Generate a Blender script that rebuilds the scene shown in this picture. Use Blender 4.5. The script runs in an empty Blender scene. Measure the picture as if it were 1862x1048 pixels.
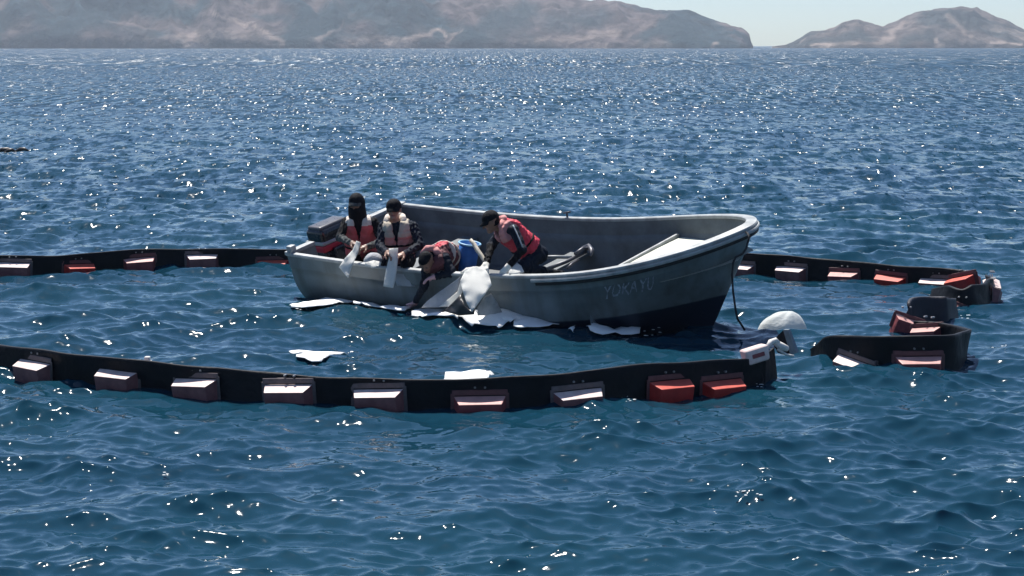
import bpy, bmesh, math, random
import numpy as np
from mathutils import Vector, Matrix
from mathutils.geometry import delaunay_2d_cdt

random.seed(7)
rng = np.random.default_rng(11)
R = math.radians
scene = bpy.context.scene
COL = scene.collection

# ------------------------------------------------------------------ camera
FPX, CAMH, HOR = 3400.0, 3.212, 84.0          # focal length (photo pixels), height over the water, horizon row
PITCH = math.atan((524 - HOR) / FPX)
cam_data = bpy.data.cameras.new('camera')
cam = bpy.data.objects.new('camera', cam_data)
COL.objects.link(cam)
cam.location = (0, 0, CAMH)
cam.rotation_euler = (R(90) - PITCH, 0, 0)
cam_data.sensor_width = 36.0
cam_data.lens = FPX / 1862 * 36.0
cam_data.clip_start = 0.1
cam_data.clip_end = 30000
scene.camera = cam

# ------------------------------------------------------------------ sky, sun, exposure
SUN_EL, SUN_AZ = R(65), R(-22)                  # azimuth measured from +Y (view direction) towards +X
world = bpy.data.worlds.new('World')
scene.world = world
world.use_nodes = True
wn = world.node_tree
for n in list(wn.nodes):
    wn.nodes.remove(n)
sky = wn.nodes.new('ShaderNodeTexSky')
sky.sky_type = 'NISHITA'
sky.sun_disc = False
sky.sun_elevation = SUN_EL
sky.sun_rotation = SUN_AZ
sky.altitude = 0
sky.air_density = 0.8
sky.dust_density = 0.25
sky.ozone_density = 1.0
bg = wn.nodes.new('ShaderNodeBackground')
bg.inputs['Strength'].default_value = 0.068
wo = wn.nodes.new('ShaderNodeOutputWorld')
wb = wn.nodes.new('ShaderNodeMixRGB'); wb.blend_type = 'MULTIPLY'      # cool white balance of the photograph
wb.inputs[0].default_value = 1.0
wb.inputs[2].default_value = (0.874, 0.976, 1.112, 1)
wn.links.new(sky.outputs[0], wb.inputs[1])
wn.links.new(wb.outputs[0], bg.inputs[0])
wn.links.new(bg.outputs[0], wo.inputs[0])

sun_data = bpy.data.lights.new('sun', 'SUN')
sun_data.energy = 5.0
sun_data.angle = R(0.53)
sun_data.color = (1.0, 0.96, 0.90)
sun = bpy.data.objects.new('sun', sun_data)
COL.objects.link(sun)
sdir = Vector((math.sin(SUN_AZ) * math.cos(SUN_EL), math.cos(SUN_AZ) * math.cos(SUN_EL), math.sin(SUN_EL)))
sun.rotation_euler = sdir.to_track_quat('Z', 'Y').to_euler()
sun.location = (0, 0, 60)

vs = scene.view_settings
vs.view_transform = 'Standard'
vs.look = 'None'
vs.exposure = 0.70
vs.gamma = 1.0
vs.use_curve_mapping = False
scene.cycles.use_denoising = True
scene.cycles.max_bounces = 6
scene.cycles.volume_bounces = 0
scene.cycles.caustics_reflective = False
scene.cycles.caustics_refractive = False
scene.cycles.sample_clamp_direct = 6.0
scene.cycles.sample_clamp_indirect = 3.0


# ------------------------------------------------------------------ helpers
def at(px, py, z=0.0):
    """world point on the level z that the photograph shows at a pixel"""
    a = math.tan(PITCH + math.atan((py - 524) / FPX))
    Y = (CAMH - z) / a
    return at_depth(px, py, Y)


def at_depth(px, py, Y):
    """world point at ground distance Y that the photograph shows at a pixel"""
    u, v = (px - 931) / FPX, -(py - 524) / FPX
    c, s = math.cos(PITCH), math.sin(PITCH)
    d = Vector((u, c + v * s, -s + v * c))
    t = Y / d.y
    return Vector((0, 0, CAMH)) + d * t


def pix(p):
    q = np.asarray(p, float) - np.array([0, 0, CAMH])
    c, s = math.cos(PITCH), math.sin(PITCH)
    fw = q[..., 1] * c - q[..., 2] * s
    up = q[..., 1] * s + q[..., 2] * c
    return np.stack([931 + FPX * q[..., 0] / fw, 524 - FPX * up / fw], -1)


def link(o, parent=None):
    COL.objects.link(o)
    if parent is not None:
        o.parent = parent
    return o


def tag(o, label=None, cat=None, group=None, kind=None):
    if label: o['label'] = label
    if cat: o['category'] = cat
    if group: o['group'] = group
    if kind: o['kind'] = kind
    return o


def empty(name, loc, label, cat, group=None):
    o = bpy.data.objects.new(name, None)
    o.empty_display_size = 0.1
    o.location = loc
    link(o)
    return tag(o, label, cat, group)


def mesh_obj(name, verts, faces, mats, parent=None, smooth=True, mat_idx=None, world_verts=False):
    """one mesh object; with world_verts the vertices are world positions and the parent's transform is taken out"""
    verts = [tuple(v) for v in verts]
    if world_verts and parent is not None:
        inv = parent_matrix(parent).inverted()
        verts = [tuple(inv @ Vector(v)) for v in verts]
    me = bpy.data.meshes.new(name)
    me.from_pydata(verts, [], [tuple(int(i) for i in f) for f in faces])
    for m in (mats if isinstance(mats, (list, tuple)) else [mats]):
        me.materials.append(m)
    if smooth:
        me.polygons.foreach_set('use_smooth', [True] * len(me.polygons))
    if mat_idx is not None:
        me.polygons.foreach_set('material_index', [int(i) for i in mat_idx])
    me.update()
    return link(bpy.data.objects.new(name, me), parent)


def parent_matrix(o):
    m = o.matrix_basis.copy()
    while o.parent is not None:
        o = o.parent
        m = o.matrix_basis @ m
    return m


def bm_obj(name, bm, mats, parent=None, smooth=False):
    me = bpy.data.meshes.new(name)
    bmesh.ops.recalc_face_normals(bm, faces=bm.faces)
    bm.to_mesh(me)
    bm.free()
    for m in (mats if isinstance(mats, (list, tuple)) else [mats]):
        me.materials.append(m)
    if smooth:
        me.polygons.foreach_set('use_smooth', [True] * len(me.polygons))
    return link(bpy.data.objects.new(name, me), parent)


def bm_box(bm, size, mat=Matrix.Identity(4), bevel=0.0, seg=2):
    r = bmesh.ops.create_cube(bm, size=1.0)
    vsx = r['verts']
    for v in vsx:
        v.co = Vector((v.co.x * size[0], v.co.y * size[1], v.co.z * size[2]))
    if bevel:
        es = list({e for v in vsx for e in v.link_edges})
        b = bmesh.ops.bevel(bm, geom=es, offset=bevel, segments=seg, affect='EDGES', profile=0.6)
        vsx = list({v for f in b['faces'] for v in f.verts} | {v for v in vsx if v.is_valid})
    for v in vsx:
        v.co = mat @ v.co
    return vsx


def tube(points, radius, n=8, taper=None, caps=True):
    """verts, faces of a round tube along points"""
    P = [Vector(p) for p in points]
    V, F = [], []
    for i, p in enumerate(P):
        t = (P[min(i + 1, len(P) - 1)] - P[max(i - 1, 0)]).normalized()
        a = t.cross(Vector((0, 0, 1)))
        if a.length < 0.05:
            a = t.cross(Vector((0, 1, 0)))
        a.normalize()
        b = t.cross(a)
        r = radius if taper is None else taper[i]
        for k in range(n):
            g = 2 * math.pi * k / n
            V.append(p + a * (math.cos(g) * r) + b * (math.sin(g) * r))
    for i in range(len(P) - 1):
        for k in range(n):
            F.append((i * n + k, i * n + (k + 1) % n, (i + 1) * n + (k + 1) % n, (i + 1) * n + k))
    if caps:
        F.append(tuple(range(n))[::-1])
        F.append(tuple((len(P) - 1) * n + k for k in range(n)))
    return V, F


def joined(*parts):
    V, F = [], []
    for v, f in parts:
        o = len(V)
        V += list(v)
        F += [tuple(i + o for i in q) for q in f]
    return V, F


# ------------------------------------------------------------------ materials
def mat(name, color, rough=0.5, var=0.25, scale=6.0, bump=0.0, bscale=40.0, metal=0.0, spec=0.5, color2=None, translucent=0.0,
        rvar=0.15, coat=0.0):
    m = bpy.data.materials.new(name)
    m.use_nodes = True
    nt = m.node_tree
    p = nt.nodes['Principled BSDF']
    out = nt.nodes['Material Output']
    tc = nt.nodes.new('ShaderNodeTexCoord')
    nz = nt.nodes.new('ShaderNodeTexNoise')
    nz.inputs['Scale'].default_value = scale
    nz.inputs['Detail'].default_value = 7
    nz.inputs['Roughness'].default_value = 0.62
    nt.links.new(tc.outputs['Object'], nz.inputs['Vector'])
    cr = nt.nodes.new('ShaderNodeValToRGB')
    c2 = color2 if color2 else tuple(c * (1 - var) for c in color)
    cr.color_ramp.elements[0].position = 0.34
    cr.color_ramp.elements[1].position = 0.66
    cr.color_ramp.elements[0].color = (*c2, 1)
    cr.color_ramp.elements[1].color = (*color, 1)
    nt.links.new(nz.outputs['Fac'], cr.inputs['Fac'])
    nt.links.new(cr.outputs['Color'], p.inputs['Base Color'])
    mr = nt.nodes.new('ShaderNodeMapRange')
    mr.inputs['To Min'].default_value = max(0.02, rough - rvar)
    mr.inputs['To Max'].default_value = min(1.0, rough + rvar)
    nt.links.new(nz.outputs['Fac'], mr.inputs['Value'])
    nt.links.new(mr.outputs[0], p.inputs['Roughness'])
    p.inputs['Metallic'].default_value = metal
    p.inputs['Specular IOR Level'].default_value = spec
    p.inputs['Coat Weight'].default_value = coat
    if bump:
        n2 = nt.nodes.new('ShaderNodeTexNoise')
        n2.inputs['Scale'].default_value = bscale
        n2.inputs['Detail'].default_value = 5
        nt.links.new(tc.outputs['Object'], n2.inputs['Vector'])
        b = nt.nodes.new('ShaderNodeBump')
        b.inputs['Strength'].default_value = 1.0
        b.inputs['Distance'].default_value = bump
        nt.links.new(n2.outputs['Fac'], b.inputs['Height'])
        nt.links.new(b.outputs[0], p.inputs['Normal'])
    if translucent:
        tr = nt.nodes.new('ShaderNodeBsdfTranslucent')
        nt.links.new(cr.outputs['Color'], tr.inputs['Color'])
        mx = nt.nodes.new('ShaderNodeMixShader')
        mx.inputs[0].default_value = translucent
        nt.links.new(p.outputs[0], mx.inputs[1])
        nt.links.new(tr.outputs[0], mx.inputs[2])
        nt.links.new(mx.outputs[0], out.inputs['Surface'])
    return m


M = {}
M['boom'] = mat('boom_fabric', (0.008, 0.009, 0.013), 0.55, 0.5, 5, 0.02, 7, spec=0.2)
M['boom_grey'] = mat('boom_inner_fabric', (0.035, 0.037, 0.05), 0.6, 0.4, 5, 0.006, 14, spec=0.3)
M['float_pale'] = mat('float_shaded_plastic', (0.24, 0.105, 0.105), 0.5, 0.2, 9, 0.002, 40, color2=(0.14, 0.055, 0.06), spec=0.3)  # reddish plastic, with the shade on the float sides painted in
M['float_lit_tone'] = mat('float_sunlit_top', (0.72, 0.60, 0.56), 0.5, 0.2, 9, 0.002, 40, color2=(0.60, 0.44, 0.41), spec=0.3)  # sunlight on the float tops painted in as a paler tone
M['float_salmon'] = mat('float_sunlit_pink_top', (0.60, 0.33, 0.30), 0.5, 0.2, 9, 0.002, 40, spec=0.3)
M['float_orange'] = mat('float_sunlit_red_top', (0.62, 0.12, 0.09), 0.5, 0.2, 9, 0.002, 40, spec=0.3)
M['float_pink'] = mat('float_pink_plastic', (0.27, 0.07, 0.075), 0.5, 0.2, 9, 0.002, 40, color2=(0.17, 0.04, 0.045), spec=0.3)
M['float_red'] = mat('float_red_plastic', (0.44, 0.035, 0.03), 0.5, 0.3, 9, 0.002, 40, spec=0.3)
M['bolt'] = mat('dull_steel', (0.35, 0.35, 0.36), 0.4, 0.4, 30, metal=0.8)
M['connector'] = mat('galvanised_plate', (0.20, 0.23, 0.26), 0.5, 0.3, 12, metal=0.2)
M['rope_white'] = mat('white_rope', (0.75, 0.72, 0.68), 0.8, 0.3, 60)
M['rope_dark'] = mat('dark_rope', (0.02, 0.022, 0.028), 0.8, 0.4, 60)
M['sheet'] = mat('absorbent_felt', (0.88, 0.88, 0.85), 0.9, 0.06, 8, 0.004, 60, translucent=0.5)
M['sheet_wet'] = mat('floating_felt', (0.90, 0.90, 0.88), 0.85, 0.08, 7, 0.006, 40)
M['sheet_dirty'] = mat('oily_felt', (0.60, 0.58, 0.56), 0.8, 0.5, 5, 0.006, 50, translucent=0.15)
M['sheet_grey'] = mat('grey_felt', (0.46, 0.48, 0.52), 0.8, 0.3, 5, 0.006, 50, translucent=0.12)
M['sheet_black'] = mat('shaded_oily_felt', (0.035, 0.032, 0.032), 0.45, 0.5, 8, 0.004, 40)
M['rail'] = mat('gunwale_paint', (0.40, 0.42, 0.42), 0.5, 0.45, 6, 0.002, 60)
M['lining'] = mat('inner_hull_paint', (0.13, 0.152, 0.165), 0.6, 0.45, 3, 0.003, 30)
M['deck'] = mat('deck_nonskid', (0.60, 0.62, 0.54), 0.7, 0.22, 5, 0.003, 90)
M['floor'] = mat('boat_floor', (0.09, 0.10, 0.11), 0.6, 0.4, 5)
M['rail_shade'] = mat('rail_shade_black', (0.012, 0.012, 0.014), 0.6, 0.3, 20)
M['letter'] = mat('lettering_paint', (0.42, 0.46, 0.52), 0.6, 0.6, 25)
M['motor_black'] = mat('motor_black', (0.014, 0.015, 0.022), 0.25, 0.3, 10, coat=0.4)
M['motor_grey'] = mat('motor_grey', (0.36, 0.38, 0.38), 0.35, 0.2, 10)
M['motor_top'] = mat('motor_top', (0.10, 0.10, 0.108), 0.3, 0.2, 10)
M['motor_red'] = mat('motor_red', (0.50, 0.02, 0.045), 0.35, 0.2, 10)
M['cloth_navy'] = mat('navy_cloth', (0.014, 0.020, 0.034), 0.75, 0.45, 14, 0.012, 18, spec=0.15)
M['cloth_black'] = mat('black_cloth', (0.008, 0.009, 0.013), 0.8, 0.4, 14, 0.012, 18, spec=0.15)
M['cloth_camo'] = mat('mottled_cloth', (0.10, 0.11, 0.11), 0.8, 0.4, 22, 0.010, 18, color2=(0.025, 0.028, 0.032), spec=0.15)
M['skin'] = mat('skin', (0.36, 0.20, 0.14), 0.5, 0.2, 18)
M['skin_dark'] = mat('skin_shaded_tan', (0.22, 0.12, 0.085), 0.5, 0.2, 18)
M['eye'] = mat('eye', (0.02, 0.015, 0.012), 0.3, 0.1, 10)
M['lips'] = mat('lips', (0.26, 0.10, 0.085), 0.5, 0.1, 10)
M['glove_white'] = mat('white_glove', (0.80, 0.78, 0.70), 0.8, 0.2, 20, 0.004, 50)
M['glove_pink'] = mat('pink_glove', (0.62, 0.36, 0.38), 0.6, 0.2, 20)
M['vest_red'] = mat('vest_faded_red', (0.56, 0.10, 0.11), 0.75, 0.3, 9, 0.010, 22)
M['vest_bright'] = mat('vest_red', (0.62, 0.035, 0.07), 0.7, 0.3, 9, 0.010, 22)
M['vest_pink'] = mat('vest_pink', (0.60, 0.25, 0.24), 0.75, 0.25, 9, 0.010, 22)
M['vest_pale'] = mat('vest_pale', (0.62, 0.55, 0.49), 0.8, 0.25, 9, 0.010, 22)
M['piping'] = mat('grey_piping', (0.30, 0.34, 0.38), 0.7, 0.2, 20)
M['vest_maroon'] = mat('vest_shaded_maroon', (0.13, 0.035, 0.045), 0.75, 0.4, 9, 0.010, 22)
M['vest_beige'] = mat('vest_beige', (0.47, 0.41, 0.33), 0.8, 0.25, 9, 0.010, 22)
M['blue'] = mat('blue_plastic', (0.02, 0.13, 0.42), 0.4, 0.3, 8)
M['blue_rim'] = mat('pale_blue_plastic', (0.25, 0.50, 0.70), 0.4, 0.2, 8)
M['tan'] = mat('bleached_wood', (0.62, 0.56, 0.46), 0.7, 0.35, 20)
M['iron'] = mat('anchor_iron', (0.10, 0.10, 0.115), 0.45, 0.5, 30, metal=0.4)
M['foam'] = mat('foam_glint_white', (0.85, 0.87, 0.88), 0.9, 0.1, 40, translucent=0.2)


def hull_material():
    m = mat('hull_paint', (0.19, 0.225, 0.235), 0.42, 0.34, 2.2, 0.0025, 20)
    nt = m.node_tree
    p = nt.nodes['Principled BSDF']
    ramp = p.inputs['Base Color'].links[0].from_node
    tc = next(n for n in nt.nodes if n.type == 'TEX_COORD')
    sx = nt.nodes.new('ShaderNodeSeparateXYZ')
    nt.links.new(tc.outputs['Object'], sx.inputs[0])
    # dark bottom paint whose edge climbs towards the bow, in boat coordinates
    t = nt.nodes.new('ShaderNodeMapRange')
    t.inputs['From Min'].default_value = 2.9
    t.inputs['From Max'].default_value = 6.1
    t.inputs['To Min'].default_value = 0.19
    t.inputs['To Max'].default_value = 0.52
    t.clamp = False
    nt.links.new(sx.outputs['X'], t.inputs['Value'])
    mx0 = nt.nodes.new('ShaderNodeMath'); mx0.operation = 'MAXIMUM'
    mx0.inputs[1].default_value = 0.10
    nt.links.new(t.outputs[0], mx0.inputs[0])
    nw = nt.nodes.new('ShaderNodeTexNoise')
    nw.inputs['Scale'].default_value = 9
    nt.links.new(tc.outputs['Object'], nw.inputs['Vector'])
    sb = nt.nodes.new('ShaderNodeMath'); sb.operation = 'SUBTRACT'
    nt.links.new(mx0.outputs[0], sb.inputs[0])
    nt.links.new(sx.outputs['Z'], sb.inputs[1])
    ad = nt.nodes.new('ShaderNodeMath'); ad.operation = 'MULTIPLY_ADD'
    ad.inputs[1].default_value = 0.02
    nt.links.new(nw.outputs['Fac'], ad.inputs[0])
    nt.links.new(sb.outputs[0], ad.inputs[2])
    sm = nt.nodes.new('ShaderNodeMapRange')
    sm.interpolation_type = 'SMOOTHSTEP'
    sm.inputs['From Min'].default_value = 0.0
    sm.inputs['From Max'].default_value = 0.03
    nt.links.new(ad.outputs[0], sm.inputs['Value'])
    # streaks of grime running down the sides
    mp = nt.nodes.new('ShaderNodeMapping')
    mp.inputs['Scale'].default_value = (7, 7, 0.7)
    nt.links.new(tc.outputs['Object'], mp.inputs[0])
    st = nt.nodes.new('ShaderNodeTexNoise')
    st.inputs['Scale'].default_value = 1.0
    st.inputs['Detail'].default_value = 5
    nt.links.new(mp.outputs[0], st.inputs['Vector'])
    sr = nt.nodes.new('ShaderNodeMapRange')
    sr.inputs['From Min'].default_value = 0.45
    sr.inputs['From Max'].default_value = 0.75
    sr.inputs['To Max'].default_value = 0.75
    nt.links.new(st.outputs['Fac'], sr.inputs['Value'])
    m1 = nt.nodes.new('ShaderNodeMixRGB')
    m1.inputs[2].default_value = (0.085, 0.085, 0.078, 1)
    nt.links.new(sr.outputs[0], m1.inputs[0])
    nt.links.new(ramp.outputs['Color'], m1.inputs[1])
    m2 = nt.nodes.new('ShaderNodeMixRGB')
    m2.inputs[2].default_value = (0.012, 0.018, 0.035, 1)
    nt.links.new(sm.outputs[0], m2.inputs[0])
    nt.links.new(m1.outputs[0], m2.inputs[1])
    nt.links.new(m2.outputs[0], p.inputs['Base Color'])
    return m


M['hull'] = hull_material()

# ------------------------------------------------------------------ the boat's frame (needed by the sea too)
BL = 6.3                                        # hull length
B_YAW, B_HEEL, B_TRIM = R(-39.1077), R(13.1656), R(-1.1614)
BT, BM, S1, BP = 1.1035, 1.1259, 0.6447, 2.4298
Z0, Z1, Z2, RAKE = 0.7807, -0.0724, 0.6241, 0.6688
B_MAT = Matrix.Translation((-2.0947, 24.715, 0.0765)) @ Matrix.Rotation(B_YAW, 4, 'Z') @ Matrix.Rotation(-B_TRIM, 4, 'Y') @ Matrix.Rotation(B_HEEL, 4, 'X')
B_INV = B_MAT.inverted()


def hb(s):
    s = np.asarray(s, float)
    a = np.clip(s / S1, 0, 1)
    e = BT + (BM - BT) * (1 - (1 - a) ** 2)
    t = np.clip((s - S1) / (1 - S1), 0, 1)
    return e * np.maximum(1 - t ** BP, 0) ** (1 / 1.6)


def zs(s):
    s = np.asarray(s, float)
    return Z0 + Z1 * s + Z2 * s ** 3


# ------------------------------------------------------------------ the sea
NW = 120
lam = np.exp(rng.uniform(np.log(0.11), np.log(9.0), NW))
kk = 2 * np.pi / lam
wang = R(-97) + rng.normal(0, R(40), NW)
kx, ky = kk * np.cos(wang), kk * np.sin(wang)
wph = rng.uniform(0, 2 * np.pi, NW)
oct_slope = np.interp(np.log(lam), np.log([0.11, 0.3, 0.8, 2.0, 5.0, 9.0]), [0.13, 0.17, 0.175, 0.10, 0.050, 0.035])
amp = oct_slope * np.sqrt(2 * np.log(9.0 / 0.11) / NW) / kk


def groups(x, y):
    """gusts: patches of livelier and calmer ripples"""
    return 1.0 + 0.32 * np.sin(x * 0.9 + 1.3 * np.sin(y * 0.37) + 0.5) * np.sin(y * 0.55 + 1.1 * np.sin(x * 0.31)) + 0.22 * np.sin(x * 2.3 - y * 1.1 + 2 * np.sin(y * 0.7))


def wave_z(x, y, shortest=0.0):
    x = np.atleast_1d(np.asarray(x, float)); y = np.atleast_1d(np.asarray(y, float))
    calm = np.where(lam > 2.2, 0.3, 1.0) * (lam > shortest)                    # the swell is low in the lee of the boom
    ph = x[:, None] * kx + y[:, None] * ky + wph
    return (np.cos(ph) * amp * calm).sum(1)


def build_sea():
    H = CAMH
    # rings: fine where the picture looks, coarse underfoot and out to the horizon
    rows_py = np.concatenate([np.arange(1130, 84.6, -1.15), [84.35, 84.2, 84.1]])
    r_f = H / np.tan(PITCH + np.arctan((rows_py - 524) / FPX))
    r = np.concatenate([[0.6, 2, 4, 6, 7.5, 8.7, 9.4], r_f[r_f > 9.8]])
    half = R(19.0)
    fine = np.linspace(-half, half, 1140)
    coarse = np.linspace(half, 2 * np.pi - half, 44)[1:]
    az = np.concatenate([fine, coarse])                       # last one closes the ring on the first
    closed = True
    az = az[:-1]
    nr, na = len(r), len(az)
    dr = np.gradient(r)
    da = np.empty(na)
    da[:] = fine[1] - fine[0]
    da[len(fine):] = coarse[1] - coarse[0]
    da[0] = da[len(fine) - 1] = fine[1] - fine[0]
    X = np.empty((nr, na), np.float32); Y = X.copy(); Z = X.copy()
    sa, ca = np.sin(az), np.cos(az)
    kr = (kx[None, :] * sa[:, None] + ky[None, :] * ca[:, None])      # na x NW radial
    kt = (kx[None, :] * ca[:, None] - ky[None, :] * sa[:, None])
    nf = len(fine)
    for i in range(nr):
        x = r[i] * sa; y = r[i] * ca
        g = groups(x, y)
        wr = np.abs(kr) * dr[i]
        wt = np.abs(kt) * (r[i] * da)[:, None]
        w = np.clip((2.4 - np.maximum(wr, wt)) / 1.2, 0, 1)
        sel = (w.max(0) > 0)
        if not sel.any() or r[i] > 1500:
            X[i], Y[i], Z[i] = x, y, 0
            continue
        w = (w[:, sel] * amp[sel]).astype(np.float32)
        ph = (x[:, None] * kx[sel] + y[:, None] * ky[sel] + wph[sel])
        c = np.cos(ph).astype(np.float32); s_ = np.sin(ph).astype(np.float32)
        small = (lam[sel] < 2.2).astype(np.float32)
        gw = w * (1 + (g[:, None] - 1) * small)
        if r[i] < 60:
            gw = gw * (1 - (1 - small) * 0.7 * float(np.clip((60 - r[i]) / 30, 0, 1)))
        Z[i] = (gw * c).sum(1)
        q = 0.85
        X[i] = x - q * (gw * s_ * (kx[sel] / kk[sel]).astype(np.float32)).sum(1)
        Y[i] = y - q * (gw * s_ * (ky[sel] / kk[sel]).astype(np.float32)).sum(1)
    # the hull pushes the water out of itself
    P = np.stack([X.ravel(), Y.ravel(), Z.ravel()], 1).astype(np.float64)
    Bi = np.array(B_INV)
    loc = P @ Bi[:3, :3].T + Bi[:3, 3]
    ss = loc[:, 0] / BL
    ins = (ss > 0.012) & (ss < 0.86) & (np.abs(loc[:, 1]) < hb(np.clip(ss, 0, 1)) * 0.74 * (1 - 0.6 * np.clip((ss - S1) / (1 - S1), 0, 1)) - 0.04)
    P[ins, 2] = -0.75
    idx = np.arange(nr * na).reshape(nr, na)
    a = idx[:-1, :]; b = np.roll(idx, -1, 1)[:-1, :]
    c = np.roll(idx, -1, 1)[1:, :]; d = idx[1:, :]
    Q = np.stack([a.ravel(), d.ravel(), c.ravel(), b.ravel()], 1).astype(np.int32)
    me = bpy.data.meshes.new('sea')
    me.vertices.add(len(P)); me.vertices.foreach_set('co', P.astype(np.float32).ravel())
    me.loops.add(Q.size); me.loops.foreach_set('vertex_index', Q.ravel())
    me.polygons.add(len(Q))
    me.polygons.foreach_set('loop_start', np.arange(0, Q.size, 4, dtype=np.int32))
    me.polygons.foreach_set('loop_total', np.full(len(Q), 4, np.int32))
    me.polygons.foreach_set('use_smooth', np.ones(len(Q), bool))
    me.update(calc_edges=True)
    m = bpy.data.materials.new('sea_water')
    m.use_nodes = True
    nt = m.node_tree
    p = nt.nodes['Principled BSDF']
    p.inputs['Base Color'].default_value = (0.006, 0.040, 0.068, 1)
    p.inputs['Roughness'].default_value = 0.12
    p.inputs['IOR'].default_value = 1.333
    tc = nt.nodes.new('ShaderNodeTexCoord')
    # water colour drifts between bluer and greener patches
    n0 = nt.nodes.new('ShaderNodeTexNoise')
    n0.inputs['Scale'].default_value = 0.16
    n0.inputs['Detail'].default_value = 4
    nt.links.new(tc.outputs['Object'], n0.inputs['Vector'])
    cr = nt.nodes.new('ShaderNodeValToRGB')
    cr.color_ramp.elements[0].position = 0.35
    cr.color_ramp.elements[1].position = 0.65
    cr.color_ramp.elements[0].color = (0.0052, 0.0305, 0.056, 1)
    cr.color_ramp.elements[1].color = (0.0056, 0.037, 0.059, 1)
    nt.links.new(n0.outputs['Fac'], cr.inputs['Fac'])
    nt.links.new(cr.outputs[0], p.inputs['Base Color'])
    # ripples finer than the mesh: random facet slopes
    geo = nt.nodes.new('ShaderNodeNewGeometry')
    acc = geo.outputs['Normal']
    for sc, st in ((26.0, 0.10), (9.0, 0.18), (2.6, 0.14)):
        mp = nt.nodes.new('ShaderNodeMapping')
        mp.inputs['Scale'].default_value = (sc * 0.75, sc, sc)
        nt.links.new(tc.outputs['Object'], mp.inputs[0])
        n1 = nt.nodes.new('ShaderNodeTexNoise')
        n1.noise_dimensions = '2D'
        n1.inputs['Scale'].default_value = 1.0
        n1.inputs['Detail'].default_value = 3
        n1.inputs['Roughness'].default_value = 0.6
        nt.links.new(mp.outputs[0], n1.inputs['Vector'])
        sb = nt.nodes.new('ShaderNodeVectorMath'); sb.operation = 'SUBTRACT'
        sb.inputs[1].default_value = (0.5, 0.5, 0.5)
        nt.links.new(n1.outputs['Color'], sb.inputs[0])
        ml = nt.nodes.new('ShaderNodeVectorMath'); ml.operation = 'MULTIPLY'
        ml.inputs[1].default_value = (st, st * 1.3, 0)
        nt.links.new(sb.outputs[0], ml.inputs[0])
        ad = nt.nodes.new('ShaderNodeVectorMath'); ad.operation = 'ADD'
        nt.links.new(acc, ad.inputs[0])
        nt.links.new(ml.outputs[0], ad.inputs[1])
        acc = ad.outputs[0]
    # farther out the waves crowd together: longer streaks of steep crests, band by band
    ln = nt.nodes.new('ShaderNodeVectorMath'); ln.operation = 'LENGTH'
    nt.links.new(tc.outputs['Object'], ln.inputs[0])
    def V_math(op, a_, b_, *, socket='Vector'):
        n_ = nt.nodes.new('ShaderNodeVectorMath'); n_.operation = op
        for k_, q_ in enumerate((a_, b_)):
            if isinstance(q_, tuple):
                n_.inputs[k_].default_value = q_
            elif q_ is not None:
                nt.links.new(q_, n_.inputs[k_] if not (op == 'SCALE' and k_ == 1) else n_.inputs['Scale'])
        return n_.outputs[0]

    def F_math(op, a_, b_):
        n_ = nt.nodes.new('ShaderNodeMath'); n_.operation = op
        for k_, q_ in enumerate((a_, b_)):
            if isinstance(q_, (int, float)):
                n_.inputs[k_].default_value = q_
            else:
                nt.links.new(q_, n_.inputs[k_])
        return n_.outputs[0]

    def ramp(v, lo, hi, t0=0.0, t1=1.0):
        n_ = nt.nodes.new('ShaderNodeMapRange'); n_.interpolation_type = 'SMOOTHSTEP'
        n_.inputs['From Min'].default_value = lo; n_.inputs['From Max'].default_value = hi
        n_.inputs['To Min'].default_value = t0; n_.inputs['To Max'].default_value = t1
        nt.links.new(v, n_.inputs['Value'])
        return n_.outputs[0]

    def noise2(sx_, sy_, det, off):
        mp = nt.nodes.new('ShaderNodeMapping')
        mp.inputs['Scale'].default_value = (sx_, sy_, 1)
        mp.inputs['Location'].default_value = (off, off * 1.7, 0)
        nt.links.new(tc.outputs['Object'], mp.inputs[0])
        n1 = nt.nodes.new('ShaderNodeTexNoise')
        n1.noise_dimensions = '2D'
        n1.inputs['Scale'].default_value = 1.0
        n1.inputs['Detail'].default_value = det
        n1.inputs['Roughness'].default_value = 0.6
        nt.links.new(mp.outputs[0], n1.inputs['Vector'])
        return n1

    # (size across, size along, distances of the band, slope spread, lean of the wave faces that show, crest steepness)
    for (sx_, sy_, d0, d1, d2, d3, st, lean_, cst) in ((2.6, 1.1, 18, 45, 80, 140, 0.9, 0.06, 4.6), (1.7, 0.26, 70, 130, 220, 380, 1.25, 0.17, 5.4), (0.9, 0.036, 200, 380, 9000, 12000, 1.5, 0.24, 6.0)):
        mask = F_math('MULTIPLY', ramp(ln.outputs['Value'], d0, d1), ramp(ln.outputs['Value'], d2, d3, 1.0, 0.0))
        n1 = noise2(sx_, sy_, 2.0, 3.1)
        v1 = V_math('MULTIPLY', V_math('SUBTRACT', n1.outputs['Color'], (0.5, 0.5, 0.5)), (st * 1.6, st * 1.2, 0))
        # sharp little crests: rare, steep, facing the wind
        n2_ = noise2(sx_ * 2.6, sy_ * 2.4, 1.0, 17.3)
        n3_ = noise2(sx_ * 0.22, sy_ * 0.5, 2.0, 41.0)
        thr = F_math('SUBTRACT', 0.745, F_math('MULTIPLY', n3_.outputs['Fac'], 0.20))
        tail = F_math('MULTIPLY', F_math('MAXIMUM', F_math('SUBTRACT', n2_.outputs['Fac'], thr), 0.0), cst)
        tail = F_math('ADD', F_math('MINIMUM', tail, 0.70), lean_)
        cv = nt.nodes.new('ShaderNodeCombineXYZ')
        nt.links.new(F_math('MULTIPLY', tail, -0.25), cv.inputs[0])
        nt.links.new(F_math('MULTIPLY', tail, -1.0), cv.inputs[1])
        tot = V_math('ADD', v1, cv.outputs[0])
        acc = V_math('ADD', acc, V_math('SCALE', tot, mask))
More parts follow.
